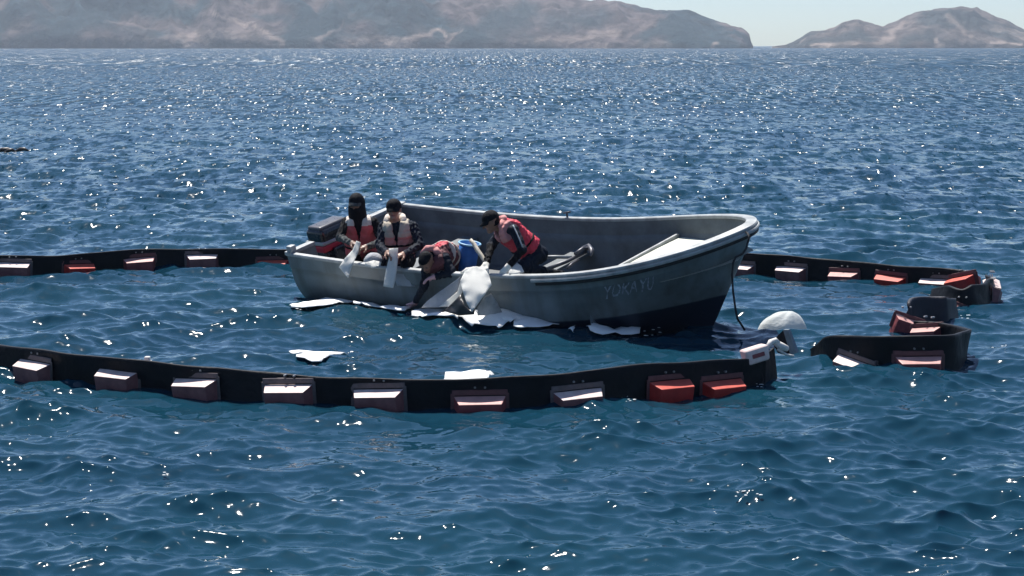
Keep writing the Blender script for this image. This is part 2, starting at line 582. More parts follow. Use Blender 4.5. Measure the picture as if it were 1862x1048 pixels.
    rr = nt.nodes.new('ShaderNodeMapRange')              # unresolved ripples widen the gloss with distance
    rr.inputs['From Min'].default_value = 14; rr.inputs['From Max'].default_value = 90
    rr.inputs['To Min'].default_value = 0.045; rr.inputs['To Max'].default_value = 0.20
    nt.links.new(ln.outputs['Value'], rr.inputs['Value'])
    nt.links.new(rr.outputs[0], p.inputs['Roughness'])
    nm = nt.nodes.new('ShaderNodeVectorMath'); nm.operation = 'NORMALIZE'
    nt.links.new(acc, nm.inputs[0])
    nt.links.new(nm.outputs[0], p.inputs['Normal'])
    me.materials.append(m)
    o = link(bpy.data.objects.new('sea', me))
    tag(o, 'dark blue choppy sea with sun glints', kind='structure')


build_sea()


# ------------------------------------------------------------------ hills across the water
def vnoise(x, y, seed):
    """value noise, vectorised"""
    xi, yi = np.floor(x).astype(np.int64), np.floor(y).astype(np.int64)
    xf, yf = x - xi, y - yi
    u, v = xf * xf * (3 - 2 * xf), yf * yf * (3 - 2 * yf)

    def h(a, b):
        n = (a * 374761393 + b * 668265263 + seed * 974711) & 0x7fffffff
        n = ((n ^ (n >> 13)) * 1274126177) & 0x7fffffff
        return ((n ^ (n >> 16)) & 0xffff) / 65535.0
    return (h(xi, yi) * (1 - u) + h(xi + 1, yi) * u) * (1 - v) + (h(xi, yi + 1) * (1 - u) + h(xi + 1, yi + 1) * u) * v


def fbm(x, y, seed, n=5, ridge=False):
    t, a, f = 0, 0.5, 1.0
    for i in range(n):
        q = vnoise(x * f, y * f, seed + i * 17)
        if ridge:
            q = 1 - np.abs(2 * q - 1)
        t = t + a * q
        a *= 0.5; f *= 2.03
    return t


def rock_material(name, base, pale, dark):
    m = bpy.data.materials.new(name)
    m.use_nodes = True
    nt = m.node_tree
    p = nt.nodes['Principled BSDF']
    p.inputs['Roughness'].default_value = 0.95
    p.inputs['Specular IOR Level'].default_value = 0.1
    tc = nt.nodes.new('ShaderNodeTexCoord')

    def noise(scale, detail, sx=1, sy=1, sz=1):
        mp = nt.nodes.new('ShaderNodeMapping')
        mp.inputs['Scale'].default_value = (sx, sy, sz)
        nt.links.new(tc.outputs['Object'], mp.inputs[0])
        n = nt.nodes.new('ShaderNodeTexNoise')
        n.inputs['Scale'].default_value = scale
        n.inputs['Detail'].default_value = detail
        nt.links.new(mp.outputs[0], n.inputs['Vector'])
        return n.outputs['Fac']
    a = nt.nodes.new('ShaderNodeValToRGB')
    a.color_ramp.elements[0].position = 0.45; a.color_ramp.elements[0].color = (*dark, 1)
    a.color_ramp.elements[1].position = 0.53; a.color_ramp.elements[1].color = (*base, 1)
    nt.links.new(noise(0.006, 6), a.inputs['Fac'])
    b = nt.nodes.new('ShaderNodeMapRange')
    b.inputs['From Min'].default_value = 0.54; b.inputs['From Max'].default_value = 0.70
    b.inputs['To Max'].default_value = 0.8
    nt.links.new(noise(0.011, 7, 0.7, 1, 2.4), b.inputs['Value'])
    sx = nt.nodes.new('ShaderNodeSeparateXYZ')
    nt.links.new(tc.outputs['Object'], sx.inputs[0])
    lowm = nt.nodes.new('ShaderNodeMapRange')            # pale eroded rock lies low on the slopes
    lowm.inputs['From Min'].default_value = 44; lowm.inputs['From Max'].default_value = 8
    nt.links.new(sx.outputs['Z'], lowm.inputs['Value'])
    mu = nt.nodes.new('ShaderNodeMath'); mu.operation = 'MULTIPLY'
    nt.links.new(b.outputs[0], mu.inputs[0]); nt.links.new(lowm.outputs[0], mu.inputs[1])
    mx = nt.nodes.new('ShaderNodeMixRGB')
    mx.inputs[2].default_value = (*pale, 1)
    nt.links.new(mu.outputs[0], mx.inputs[0])
    nt.links.new(a.outputs[0], mx.inputs[1])
    # scrub and small gullies
    sp = nt.nodes.new('ShaderNodeMapRange')
    sp.inputs['From Min'].default_value = 0.40; sp.inputs['From Max'].default_value = 0.60
    sp.inputs['To Min'].default_value = 0.55; sp.inputs['To Max'].default_value = 1.25
    nt.links.new(noise(0.045, 6, 1, 0.6, 1.5), sp.inputs['Value'])
    ml = nt.nodes.new('ShaderNodeMixRGB'); ml.blend_type = 'MULTIPLY'
    ml.inputs[0].default_value = 1.0
    nt.links.new(mx.outputs[0], ml.inputs[1])
    nt.links.new(sp.outputs[0], ml.inputs[2])
    # dark valleys and bare eroded scars (pale), laid out per hill
    at_ = nt.nodes.new('ShaderNodeAttribute'); at_.attribute_name = 'cover'
    last = ml.outputs[0]
    for (lo, hi, col) in ((0.0, -0.8, dark), (0.0, 1.25, pale)):
        w_ = nt.nodes.new('ShaderNodeMapRange')
        w_.inputs['From Min'].default_value = lo; w_.inputs['From Max'].default_value = hi
        w_.inputs['To Max'].default_value = 0.85
        nt.links.new(at_.outputs['Fac'], w_.inputs['Value'])
        m_ = nt.nodes.new('ShaderNodeMixRGB'); m_.inputs[2].default_value = (*col, 1)
        nt.links.new(w_.outputs[0], m_.inputs[0]); nt.links.new(last, m_.inputs[1])
        last = m_.outputs[0]
    nt.links.new(last, p.inputs['Base Color'])
    bp = nt.nodes.new('ShaderNodeBump')
    bp.inputs['Strength'].default_value = 1.0
    bp.inputs['Distance'].default_value = 7.0
    nt.links.new(noise(0.05, 6, 1, 1, 1), bp.inputs['Height'])
    nt.links.new(bp.outputs[0], p.inputs['Normal'])
    return m


def ridge_hill(name, skyline, Y0, depth, label, seed, m, rough=1.0, cover=()):
    """a range whose crest line, seen from the boat, follows the skyline; skyline = [(px, py)]"""
    xs_px = np.array([q[0] for q in skyline], float)
    yc = Y0 + depth * 0.45
    hx = (xs_px - 931) / FPX * yc
    hz = np.array([CAMH + (HOR - q[1]) / FPX * yc for q in skyline])
    nx, ny = int((hx[-1] - hx[0]) / 3), 110
    gx = np.linspace(hx[0], hx[-1], nx)
    gy = np.linspace(0, 1, ny)
    crest = np.interp(gx, hx, hz)
    crest = crest + (fbm(gx / 14, gx * 0 + 1.5, seed + 2, 4) - 0.48) * 3.0 * np.clip(crest / 25, 0, 1)
    Xg, T = np.meshgrid(gx, gy, indexing='ij')
    Yg = Y0 + T * depth + 60 * (fbm(Xg / 140, T * 0 + 3, seed + 5) - 0.5) * (1 - T)
    foot = np.clip(np.repeat(crest[:, None], ny, 1) / 30, 0.02, 1)
    Yg = yc + (Yg - yc) * foot
    prof = np.where(T < 0.45, (T / 0.45) ** 0.62, np.clip((1 - T) / 0.55, 0, 1) ** 0.8)
    gul = fbm(Xg / 95, T * 2.2 + Xg / 400, seed, 6, True) - 0.62          # gullies running down the face
    gul2 = fbm(Xg / 28, T * 5.0 + Xg / 90, seed + 3, 4, True) - 0.6
    face = np.sin(np.clip(T / 0.45, 0, 1) * np.pi) * (T < 0.45) + 0.25 * (T >= 0.45)
    Cg = np.repeat(crest[:, None], ny, 1)
    Zg = Cg * prof + rough * face * (gul * Cg * 0.85 + gul2 * 12.0)
    Zg += (fbm(Xg / 18, T * 9, seed + 9, 4) - 0.45) * 6.0 * prof * np.clip(Cg / 20, 0, 1)
    Zg[:, 0] = -3; Zg[:, -1] = -3
    Xg = Xg * (Yg / yc)                                   # the range fans out a little towards its back
    V = np.stack([Xg, Yg, Zg], -1).reshape(-1, 3)
    idx = np.arange(nx * ny).reshape(nx, ny)
    F = np.stack([idx[:-1, :-1], idx[1:, :-1], idx[1:, 1:], idx[:-1, 1:]], -1).reshape(-1, 4)
    o = mesh_obj(name, V, F, m, smooth=True)
    q = pix(V)
    q = q + np.stack([(fbm(q[:, 0] / 22, q[:, 1] / 14, seed + 31, 4) - 0.47) * 34, (fbm(q[:, 0] / 22, q[:, 1] / 14, seed + 47, 4) - 0.47) * 20], 1)
    cov = np.zeros(len(V))
    for pts_, hw, val in cover:
        P_ = np.array(pts_, float)
        dmin = np.full(len(V), 1e9)
        for a, b in zip(P_[:-1], P_[1:]):
            ab = b - a
            t = np.clip(((q - a) @ ab) / (ab @ ab), 0, 1)
            dmin = np.minimum(dmin, np.linalg.norm(q - a - t[:, None] * ab, axis=1))
        cov += val * np.clip(1.3 - dmin / hw, 0, 1)
    at_ = o.data.attributes.new('cover', 'FLOAT', 'POINT')
    at_.data.foreach_set('value', cov.astype(np.float32))
    tag(o, label, kind='structure')
    return o


M['rock1'] = rock_material('headland_rock', (0.085, 0.068, 0.068), (0.31, 0.245, 0.215), (0.016, 0.032, 0.040))
M['rock2'] = rock_material('islet_rock', (0.090, 0.072, 0.066), (0.36, 0.28, 0.24), (0.028, 0.034, 0.036))
ridge_hill('headland_hill', [(-900, 60), (-700, -30), (-300, -70), (0, -48), (250, -62), (520, -40), (760, -24), (930, -8), (1060, 2), (1130, 8), (1190, 22),
                             (1250, 20), (1300, 38), (1345, 52), (1358, 62), (1363, 80), (1366, 86)],
           2500, 520, 'long bare brown headland filling the left of the horizon', 3, M['rock1'],
           cover=[([(40, 84), (110, 62), (180, 25), (240, -5)], 22, -1), ([(0, 84), (330, 82), (520, 84)], 5, -0.7), ([(540, 84), (565, 50), (610, 30)], 22, -1),
                  ([(470, 30), (530, 34)], 6, -0.7), ([(390, 26), (440, 40), (475, 55), (512, 82)], 4.5, 1), ([(568, 84), (600, 55), (622, 38)], 5, 1), ([(230, 78), (330, 70)], 5, 0.5),
                  ([(650, 80), (740, 74), (795, 56), (815, 66)], 5, 1), ([(820, 80), (838, 52)], 4.5, 0.9), ([(770, 80), (800, 68)], 8, -0.8), ([(850, 78), (900, 40), (960, 20)], 24, -0.9),
                  ([(1000, 40), (1090, 35)], 20, -0.7), ([(940, 82), (1040, 70), (1120, 60)], 6, 0.6), ([(1170, 70), (1200, 50), (1270, 55)], 16, -1), ([(1150, 65), (1190, 40)], 5, 0.6),
                  ([(1060, 82), (1110, 80)], 3, 0.9), ([(1290, 80), (1300, 76)], 3, 0.9)])
ridge_hill('islet_hill', [(1400, 86), (1425, 83), (1440, 75), (1470, 58), (1510, 52), (1530, 42), (1548, 39), (1580, 45), (1600, 51), (1640, 32), (1690, 20),
                          (1735, 15), (1770, 18), (1800, 30), (1862, 57), (1900, 70), (1960, 80), (1990, 86)],
           2780, 380, 'smaller rounded rocky islet at the right of the horizon', 21, M['rock2'], 0.8,
           cover=[([(1640, 80), (1665, 66), (1690, 66)], 9, -0.9), ([(1690, 68), (1712, 80)], 4, 1), ([(1770, 84), (1862, 80)], 3, 1), ([(1480, 76), (1560, 60)], 8, -0.5),
                  ([(1590, 84), (1620, 70), (1640, 45)], 6, 0.5), ([(1720, 30), (1760, 60)], 6, 0.5), ([(1475, 84), (1500, 82)], 3, 0.9)])

# haze over the water
bm = bmesh.new()
bm_box(bm, (4400, 3700, 190), Matrix.Translation((0, 3700 / 2 - 200, 190 / 2 - 4)))
haze_m = bpy.data.materials.new('haze')
haze_m.use_nodes = True
hn = haze_m.node_tree
hn.nodes.remove(hn.nodes['Principled BSDF'])
pv = hn.nodes.new('ShaderNodeVolumePrincipled')
pv.inputs['Color'].default_value = (0.73, 0.85, 1.0, 1)
pv.inputs['Density'].default_value = 0.00012
pv.inputs['Anisotropy'].default_value = 0.2
hn.links.new(pv.outputs[0], hn.nodes['Material Output'].inputs['Volume'])
tag(bm_obj('haze', bm, haze_m), 'thin sea haze', kind='stuff')


# ------------------------------------------------------------------ the boat
boat = empty('motorboat', (0, 0, 0), 'open grey fibreglass motorboat with four people leaning over its side', 'boat')
boat.matrix_basis = B_MAT


def hull_half(ns=64, inner=False, side=-1):
    """grid of points of one side, stern to bow, sheer to keel, in boat coordinates"""
    u = np.linspace(0, 1, ns)
    S = 1 - (1 - u) ** 2.0
    if inner:
        S = S * 0.982 + 0.004
    t = np.clip((S - S1) / (1 - S1), 0, 1)
    b = hb(S); z = zs(S)
    if inner:
        b = np.maximum(b - 0.05, 0.0)
        z = z - 0.012
    zc = 0.02 + 0.5 * t ** 2
    bc = b * 0.775 * (1 - 0.72 * t ** 1.6)
    zk = -0.30 + 0 * t
    cols = []
    bk = b * (0.985 - 0.10 * t ** 2)
    step = 0.018 * (1 - t)
    knots = [(b, z), (b * (0.996 - 0.02 * t ** 2), z - 0.07), (bk, z - 0.185), (bk, z - 0.20), (bk - step, z - 0.213)]
    for f in (0.15, 0.3, 0.45, 0.6, 0.75, 0.88, 1.0):
        ff = f ** 1.1
        bulge = 0.05 * np.sin(np.pi * f) * (1 - t)
        knots.append(((bk - step) * (1 - ff) + bc * ff + bulge, (z - 0.213) * (1 - f) + zc * f))
    if not inner:
        for f in (0.08, 0.35, 0.7, 1.0):
            knots.append((bc * (1 - f), zc * (1 - f ** 0.9) + zk * f ** 0.9))
    G = []
    for (bb, zz) in knots:
        x = S * BL - RAKE * np.clip((z - zz) / z, 0, 1.5) ** 1.15 * S ** 5
        G.append(np.stack([x, side * np.maximum(bb, 0), zz], -1))
    return np.stack(G, 1)                                      # ns x nk x 3


def grid_faces(n, m, off=0, flip=False):
    F = []
    for i in range(n - 1):
        for j in range(m - 1):
            q = (off + i * m + j, off + (i + 1) * m + j, off + (i + 1) * m + j + 1, off + i * m + j + 1)
            F.append(q[::-1] if flip else q)
    return F


GN, GF = hull_half(side=-1), hull_half(side=1)
V = list(GN.reshape(-1, 3)) + list(GF.reshape(-1, 3))
n_, m_ = GN.shape[:2]
F = grid_faces(n_, m_) + grid_faces(n_, m_, n_ * m_, True)
hull = mesh_obj('hull', V, F, M['hull'], boat)
# inner skin
IN, IF = hull_half(inner=True, side=-1), hull_half(inner=True, side=1)
V = list(IN.reshape(-1, 3)) + list(IF.reshape(-1, 3))
ni, mi = IN.shape[:2]
mesh_obj('lining', V, grid_faces(ni, mi, 0, True) + grid_faces(ni, mi, ni * mi), M['lining'], boat)
# transom: a thick board with a notch for the motor
NOTCH, NW_ = 0.30, 0.46
prof = [tuple(GN[0, k, 1:]) for k in range(m_)]
near_side = [(p[0], p[1]) for p in prof]
poly = near_side + [(-p[0], p[1]) for p in near_side[::-1][1:]]
zt = float(zs(0))
NC = -0.20
poly += [(NC + NW_, zt), (NC + NW_ - 0.05, zt - NOTCH), (NC - NW_ + 0.05, zt - NOTCH), (NC - NW_, zt)]
V = [(0.001, y, z) for y, z in poly] + [(0.055, y * 0.985, z) for y, z in poly]
k = len(poly)
F = [tuple(range(k))[::-1], tuple(range(k, 2 * k))] + [(i, (i + 1) % k, k + (i + 1) % k, k + i) for i in range(k)]
mesh_obj('transom', V, F, M['hull'], boat, smooth=False)


def sweep(path, profile, closed_profile=True):
    """sweep a profile [(outward, up)] along a 3-D path, outward being the plan normal"""
    P = np.asarray(path)
    T = np.gradient(P, axis=0)
    T[:, 2] = 0
    T /= np.linalg.norm(T, axis=1)[:, None] + 1e-9
    N = np.stack([T[:, 1], -T[:, 0], 0 * T[:, 0]], 1)
    m = len(profile)
    V = []
    for i in range(len(P)):
        for (o, u) in profile:
            V.append(P[i] + N[i] * o + np.array([0, 0, u]))
    F = []
    for i in range(len(P) - 1):
        for j in range(m):
            F.append((i * m + j, i * m + (j + 1) % m, (i + 1) * m + (j + 1) % m, (i + 1) * m + j))
    F.append(tuple(range(m))); F.append(tuple((len(P) - 1) * m + j for j in range(m))[::-1])
    return V, F


u = np.linspace(0, 1, 90)
S = 1 - (1 - u) ** 2.0
near_p = np.stack([S * BL, -hb(S), zs(S)], -1)
far_p = np.stack([S * BL, hb(S), zs(S)], -1)[::-1][1:]
sheer = np.concatenate([near_p, far_p])
# resample evenly so the round bow stays smooth
d = np.concatenate([[0], np.cumsum(np.linalg.norm(np.diff(sheer, axis=0), axis=1))])
q = np.linspace(0, d[-1], 240)
sheer = np.stack([np.interp(q, d, sheer[:, i]) for i in range(3)], -1)
bowness = np.clip((sheer[:, 0] - 0.78 * BL) / (0.22 * BL), 0, 1)


def sweep_var(path, prof_fn):
    P = np.asarray(path)
    T = np.gradient(P, axis=0); T[:, 2] = 0
    T /= np.linalg.norm(T, axis=1)[:, None] + 1e-9
    N = np.stack([T[:, 1], -T[:, 0], 0 * T[:, 0]], 1)
    V = []
    for i in range(len(P)):
        pr = prof_fn(i)
        for (o, u_) in pr:
            V.append(P[i] + N[i] * o + np.array([0, 0, u_]))
    m = len(pr)
    F = []
    for i in range(len(P) - 1):
        for j in range(m):
            F.append((i * m + j, i * m + (j + 1) % m, (i + 1) * m + (j + 1) % m, (i + 1) * m + j))
    F.append(tuple(range(m))); F.append(tuple((len(P) - 1) * m + j for j in range(m))[::-1])
    return V, F


def gun(i):
    w = 0.055 + 0.06 * bowness[i]
    return [(0.014, -0.028), (0.018, -0.006), (0.010, 0.008), (-w + 0.01, 0.012), (-w, 0.004), (-w, -0.028)]


V, F = sweep_var(sheer, gun)
gunw = mesh_obj('gunwale', V, F, M['rail'], boat, smooth=False)
i0 = int(np.argmin(np.linalg.norm(sheer - np.array([0.645 * BL, -hb(0.645), zs(0.645)]), axis=1)))
i1 = len(sheer) - i0
V, F = sweep(sheer[i0:i1], [(0.010, -0.072), (0.036, -0.068), (0.040, -0.044), (0.032, -0.030), (0.010, -0.030)])
mesh_obj('rub_rail', V, F, M['rail'], boat, smooth=False)
V, F = sweep(sheer[i0 + 1:i1 - 1], [(0.0, -0.115), (0.024, -0.110), (0.028, -0.075), (0.0, -0.075)])  # shadow below the rail put in as a black strip
mesh_obj('rail_shade_strip', V, F, M['rail_shade'], boat, smooth=False)
# rail on the two shoulders of the transom
for sgn in (-1, 1):
    bm = bmesh.new()
    y0, y1 = NW_ + sgn * NC, BT + 0.02
    bm_box(bm, (0.10, y1 - y0, 0.05), Matrix.Translation((0.028, sgn * (y0 + y1) / 2, zt + 0.002)), 0.012)
    bm_obj('transom_rail', bm, M['rail'], boat)
bm = bmesh.new()
bm_box(bm, (0.09, 0.10, 0.11), Matrix.Translation((0.05, -BT + 0.045, zt + 0.045)), 0.02)
bm_obj('corner_cleat', bm, M['rail'], boat)
# floor
V, F = [], []
fs = np.linspace(0.005, 0.74, 40)
for s_ in fs:
    g = IN[int(np.argmin(np.abs(IN[:, 0, 0] - s_ * BL)))]
    kz = int(np.argmin(np.abs(g[:, 2] - 0.13)))
    w = abs(g[kz, 1])
    V += [(s_ * BL, -w, 0.13), (s_ * BL, 0, 0.10), (s_ * BL, w, 0.13)]
for i in range(len(fs) - 1):
    for j in range(2):
        F.append((i * 3 + j, (i + 1) * 3 + j, (i + 1) * 3 + j + 1, i * 3 + j + 1))
mesh_obj('floor', V, F, M['floor'], boat)


def inner_half(s, z):
    """inner half breadth of the boat at a station and height"""
    g = IN[int(np.argmin(np.abs(IN[:, 0, 0] - s * BL)))]
    zz, yy = g[::-1, 2], np.abs(g[::-1, 1])
    return float(np.interp(z, zz, yy))


# foredeck with a coaming along its after edge
S_D = 0.735
ds = np.linspace(S_D, 0.985, 30)
zd = lambda s: float(zs(S_D)) - 0.235 + 0.24 * ((s - S_D) / 0.25) ** 1.5
V, F = [], []
for s_ in ds:
    w = inner_half(s_, zd(s_)) - 0.004
    for j in range(9):
        f = -1 + 2 * j / 8
        V.append((s_ * BL, f * w, zd(s_) + 0.02 * (1 - f * f)))
nD = len(V)
for i in range(len(ds) - 1):
    for j in range(8):
        F.append((i * 9 + j, (i + 1) * 9 + j, (i + 1) * 9 + j + 1, i * 9 + j + 1))
V += [(v[0] , v[1], v[2] - 0.04) for v in V[:9]]
for j in range(8):
    F.append((j, j + 1, nD + j + 1, nD + j))
mesh_obj('foredeck', V, F, M['deck'], boat)
w = inner_half(S_D, zd(S_D))
bm = bmesh.new()
bm_box(bm, (0.035, 2 * w - 0.02, 0.05), Matrix.Translation((S_D * BL - 0.022, 0, zd(S_D) + 0.022)), 0.008)
bm_obj('deck_coaming', bm, M['rail'], boat)
bm = bmesh.new()
bm_box(bm, (0.03, 2 * w - 0.14, zd(S_D) - 0.14), Matrix.Translation((S_D * BL + 0.04, 0, (zd(S_D) + 0.10) / 2)))
bm_obj('bulkhead', bm, M['lining'], boat)
# thwarts
for s_, zt_ in ((0.50, 0.42), (0.20, 0.42)):
    w = inner_half(s_, zt_) - 0.005
    bm = bmesh.new()
    bm_box(bm, (0.26, 2 * w, 0.045), Matrix.Translation((s_ * BL, 0, zt_)), 0.01)
    bm_obj('thwart', bm, M['lining'], boat)
# small cleat on the far gunwale and two on the bow
for s_, sg in ((0.455, 1),):
    c = Vector((s_ * BL, sg * (float(hb(s_)) - 0.03), float(zs(s_)) + 0.014))
    V, F = joined(tube([c + Vector((-0.05, 0, 0.05)), c + Vector((0.06, 0.0, 0.075))], 0.012, 6), tube([c, c + Vector((0, 0, 0.06))], 0.014, 6))
    mesh_obj('cleat', V, F, M['iron'], boat)
for s_ in (0.905, 0.935):
    wv = inner_half(s_, zd(s_)) * 0.62
    c = Vector((s_ * BL - 0.35, -wv, zd(s_ - 0.05) + 0.03))
    V, F = joined(tube([c + Vector((-0.07, 0.0, 0.02)), c + Vector((-0.03, 0, 0.035)), c + Vector((0.03, 0, 0.035)), c + Vector((0.07, 0.0, 0.02))], 0.012, 6))
    mesh_obj('deck_ring', V, F, M['iron'], boat)

# name painted on the bow: real letter shapes laid onto the curved side
fc = bpy.data.curves.new('lettering', 'FONT')
fc.body = 'YOKAYU'
fc.size = 1.0
fc.space_character = 1.12
tmp = bpy.data.objects.new('lettering_tmp', fc)
COL.objects.link(tmp)
bpy.context.view_layer.update()
tm = bpy.data.meshes.new_from_object(tmp.evaluated_get(bpy.context.evaluated_depsgraph_get()))
COL.objects.unlink(tmp)
bpy.data.objects.remove(tmp)
b2 = bmesh.new(); b2.from_mesh(tm)
bmesh.ops.subdivide_edges(b2, edges=[e for e in b2.edges if e.calc_length() > 0.12], cuts=2)
bmesh.ops.triangulate(b2, faces=b2.faces)
xs = [v.co.x for v in b2.verts]; x_lo, x_hi = min(xs), max(xs)
# rows of the side between knuckle and chine, finely sampled
side_rows = GN[:, 4:12]
fr = np.linspace(0, side_rows.shape[1] - 1, 60)
fi = np.floor(fr).astype(int).clip(0, side_rows.shape[1] - 2); ft = (fr - fi)[None, :, None]
dense = side_rows[:, fi] * (1 - ft) + side_rows[:, fi + 1] * ft
un = np.linspace(0, dense.shape[0] - 1, 600); ui = np.floor(un).astype(int).clip(0, dense.shape[0] - 2); ut = (un - ui)[:, None, None]
dense = (dense[ui] * (1 - ut) + dense[ui + 1] * ut).reshape(-1, 3)
Bm = np.array(B_MAT)
dpx = pix(dense @ Bm[:3, :3].T + Bm[:3, 3])
for v in b2.verts:
    a = (v.co.x - x_lo) / (x_hi - x_lo)
    h_ = v.co.y / 0.72
    wob = 0.9 * math.sin(a * 17) + 0.6 * math.sin(a * 41 + 1)
    tp = np.array([1097 + 92 * a + wob + 2.0 * h_, 545 - 20 * a + wob - 25 * h_])
    j = int(np.argmin(((dpx - tp) ** 2).sum(1)))
    v.co = Vector(dense[j]) + Vector((0.001, -0.006, 0.001))
bm_obj('lettering', b2, M['letter'], boat)


# outboard motor on the notch (bolted to the boat: a part of it)
MX, MY, MZ = -0.10, -0.20, -0.17
def rounded_lump(bm, size, loc, bevel, taper=1.0, seg=3):
    vsx = bm_box(bm, size, Matrix.Identity(4), bevel, seg)
    for v in vsx:
        f = 1 + (taper - 1) * (0.5 - v.co.z / size[2])
        v.co = Vector((v.co.x * f, v.co.y * f, v.co.z)) + Vector(loc)


bm = bmesh.new()
rounded_lump(bm, (0.32, 0.56, 0.34), (MX - 0.03, MY, zt + MZ + 0.10), 0.07, 0.90)
motor = bm_obj('outboard_motor', bm, M['motor_black'], boat, smooth=True)
motor['label'] = 'dark outboard motor with a red band and a top lightened for sun'
bm = bmesh.new()
rounded_lump(bm, (0.24, 0.50, 0.06), (MX - 0.03, MY, zt + MZ + 0.275), 0.028)
bm_obj('cowl_top', bm, M['motor_top'], motor, smooth=True)  # lighter grey carries the sunlight on the cowl top
bm = bmesh.new()
rounded_lump(bm, (0.332, 0.572, 0.05), (MX - 0.03, MY, zt + MZ + 0.085), 0.02)
bm_obj('grey_band', bm, M['motor_grey'], motor, smooth=True)
bm = bmesh.new()
rounded_lump(bm, (0.324, 0.564, 0.09), (MX - 0.03, MY, zt + MZ + 0.01), 0.02)
bm_obj('red_band', bm, M['motor_red'], motor, smooth=True)
bm = bmesh.new()
rounded_lump(bm, (0.30, 0.48, 0.24), (MX - 0.03, MY, zt + MZ - 0.16), 0.05, 0.75)
bm_obj('cowl_base', bm, M['motor_black'], motor, smooth=True)
bm = bmesh.new()
bm_box(bm, (0.16, 0.26, 0.30), Matrix.Translation((0.0, MY, zt - NOTCH - 0.02)), 0.02)
bm_box(bm, (0.20, 0.12, 0.75), Matrix.Translation((MX - 0.12, MY, zt - 0.60)), 0.04)
bm_obj('bracket', bm, M['motor_black'], motor)


# ------------------------------------------------------------------ containment boom
def poly_resample(P, step):
    P = np.asarray(P, float)
    d = np.concatenate([[0], np.cumsum(np.linalg.norm(np.diff(P[:, :2], axis=0), axis=1))])
    n = max(2, int(d[-1] / step))
    q = np.linspace(0, d[-1], n)
    # smooth (Catmull-like) by blurring a fine linear resample
    return np.stack([np.interp(q, d, P[:, i]) for i in range(P.shape[1])], -1), q


def smooth_path(P, it=6):
    P = P.copy()
    for _ in range(it):
        P[1:-1] = 0.25 * P[:-2] + 0.5 * P[1:-1] + 0.25 * P[2:]
    return P


FLOAT_MESH = {}


def float_meshes(key):
    """half-sunk float: sloping top, tapered ends, one half on each side of the wall; plus its clamp plate"""
    if key in FLOAT_MESH:
        return FLOAT_MESH[key]
    bm = bmesh.new()
    L0, L1, hin, hout, dep = 0.235, 0.190, 0.160, 0.108, 0.155
    for sg in (-1, 1):
        prof = [(-L0, 0.012, hin), (L0, 0.012, hin), (L1, dep, hout), (-L1, dep, hout),
                (-L0, 0.012, -0.20), (L0, 0.012, -0.20), (L1, dep - 0.05, -0.18), (-L1, dep - 0.05, -0.18)]
        vv = [bm.verts.new((x, sg * y, z)) for x, y, z in prof]
        for f in ((0, 1, 2, 3), (4, 5, 6, 7), (0, 1, 5, 4), (1, 2, 6, 5), (2, 3, 7, 6), (3, 0, 4, 7)):
            bm.faces.new([vv[i] for i in f])
    bmesh.ops.bevel(bm, geom=list(bm.edges), offset=0.009, segments=2, affect='EDGES', profile=0.6)
    bmesh.ops.recalc_face_normals(bm, faces=bm.faces)
    me = bpy.data.meshes.new('float'); bm.to_mesh(me); bm.free(); me.materials.append(M[key])
    me.materials.append(M[{'float_pale': 'float_lit_tone', 'float_pink': 'float_salmon', 'float_red': 'float_orange'}[key]])
    me.polygons.foreach_set('material_index', [1 if (f.normal.z > 0.8 and f.center.z > 0.05) else 0 for f in me.polygons])  # upward faces take the painted sunlit tone, the rest the darker one
    me.polygons.foreach_set('use_smooth', [False] * len(me.polygons))
    bm = bmesh.new()
    for sg in (-1, 1):
        bm_box(bm, (0.50, 0.010, 0.05), Matrix.Translation((0, sg * 0.019, 0.192)), 0.004, 1)
        bm_box(bm, (0.035, 0.010, 0.24), Matrix.Translation((-0.245, sg * 0.019, 0.065)), 0.004, 1)
        bm_box(bm, (0.035, 0.010, 0.24), Matrix.Translation((0.245, sg * 0.019, 0.065)), 0.004, 1)
    bmesh.ops.recalc_face_normals(bm, faces=bm.faces)
    me2 = bpy.data.meshes.new('clamp_plate'); bm.to_mesh(me2); bm.free()
    me2.materials.append(M['plate_red'] if key != 'float_pale' else M['plate'])
    FLOAT_MESH[key] = (me, me2)
    return FLOAT_MESH[key]


M['plate'] = mat('clamp_plate', (0.13, 0.10, 0.105), 0.5, 0.4, 20)
M['plate_red'] = mat('clamp_plate_reddish', (0.13, 0.045, 0.05), 0.5, 0.4, 20)


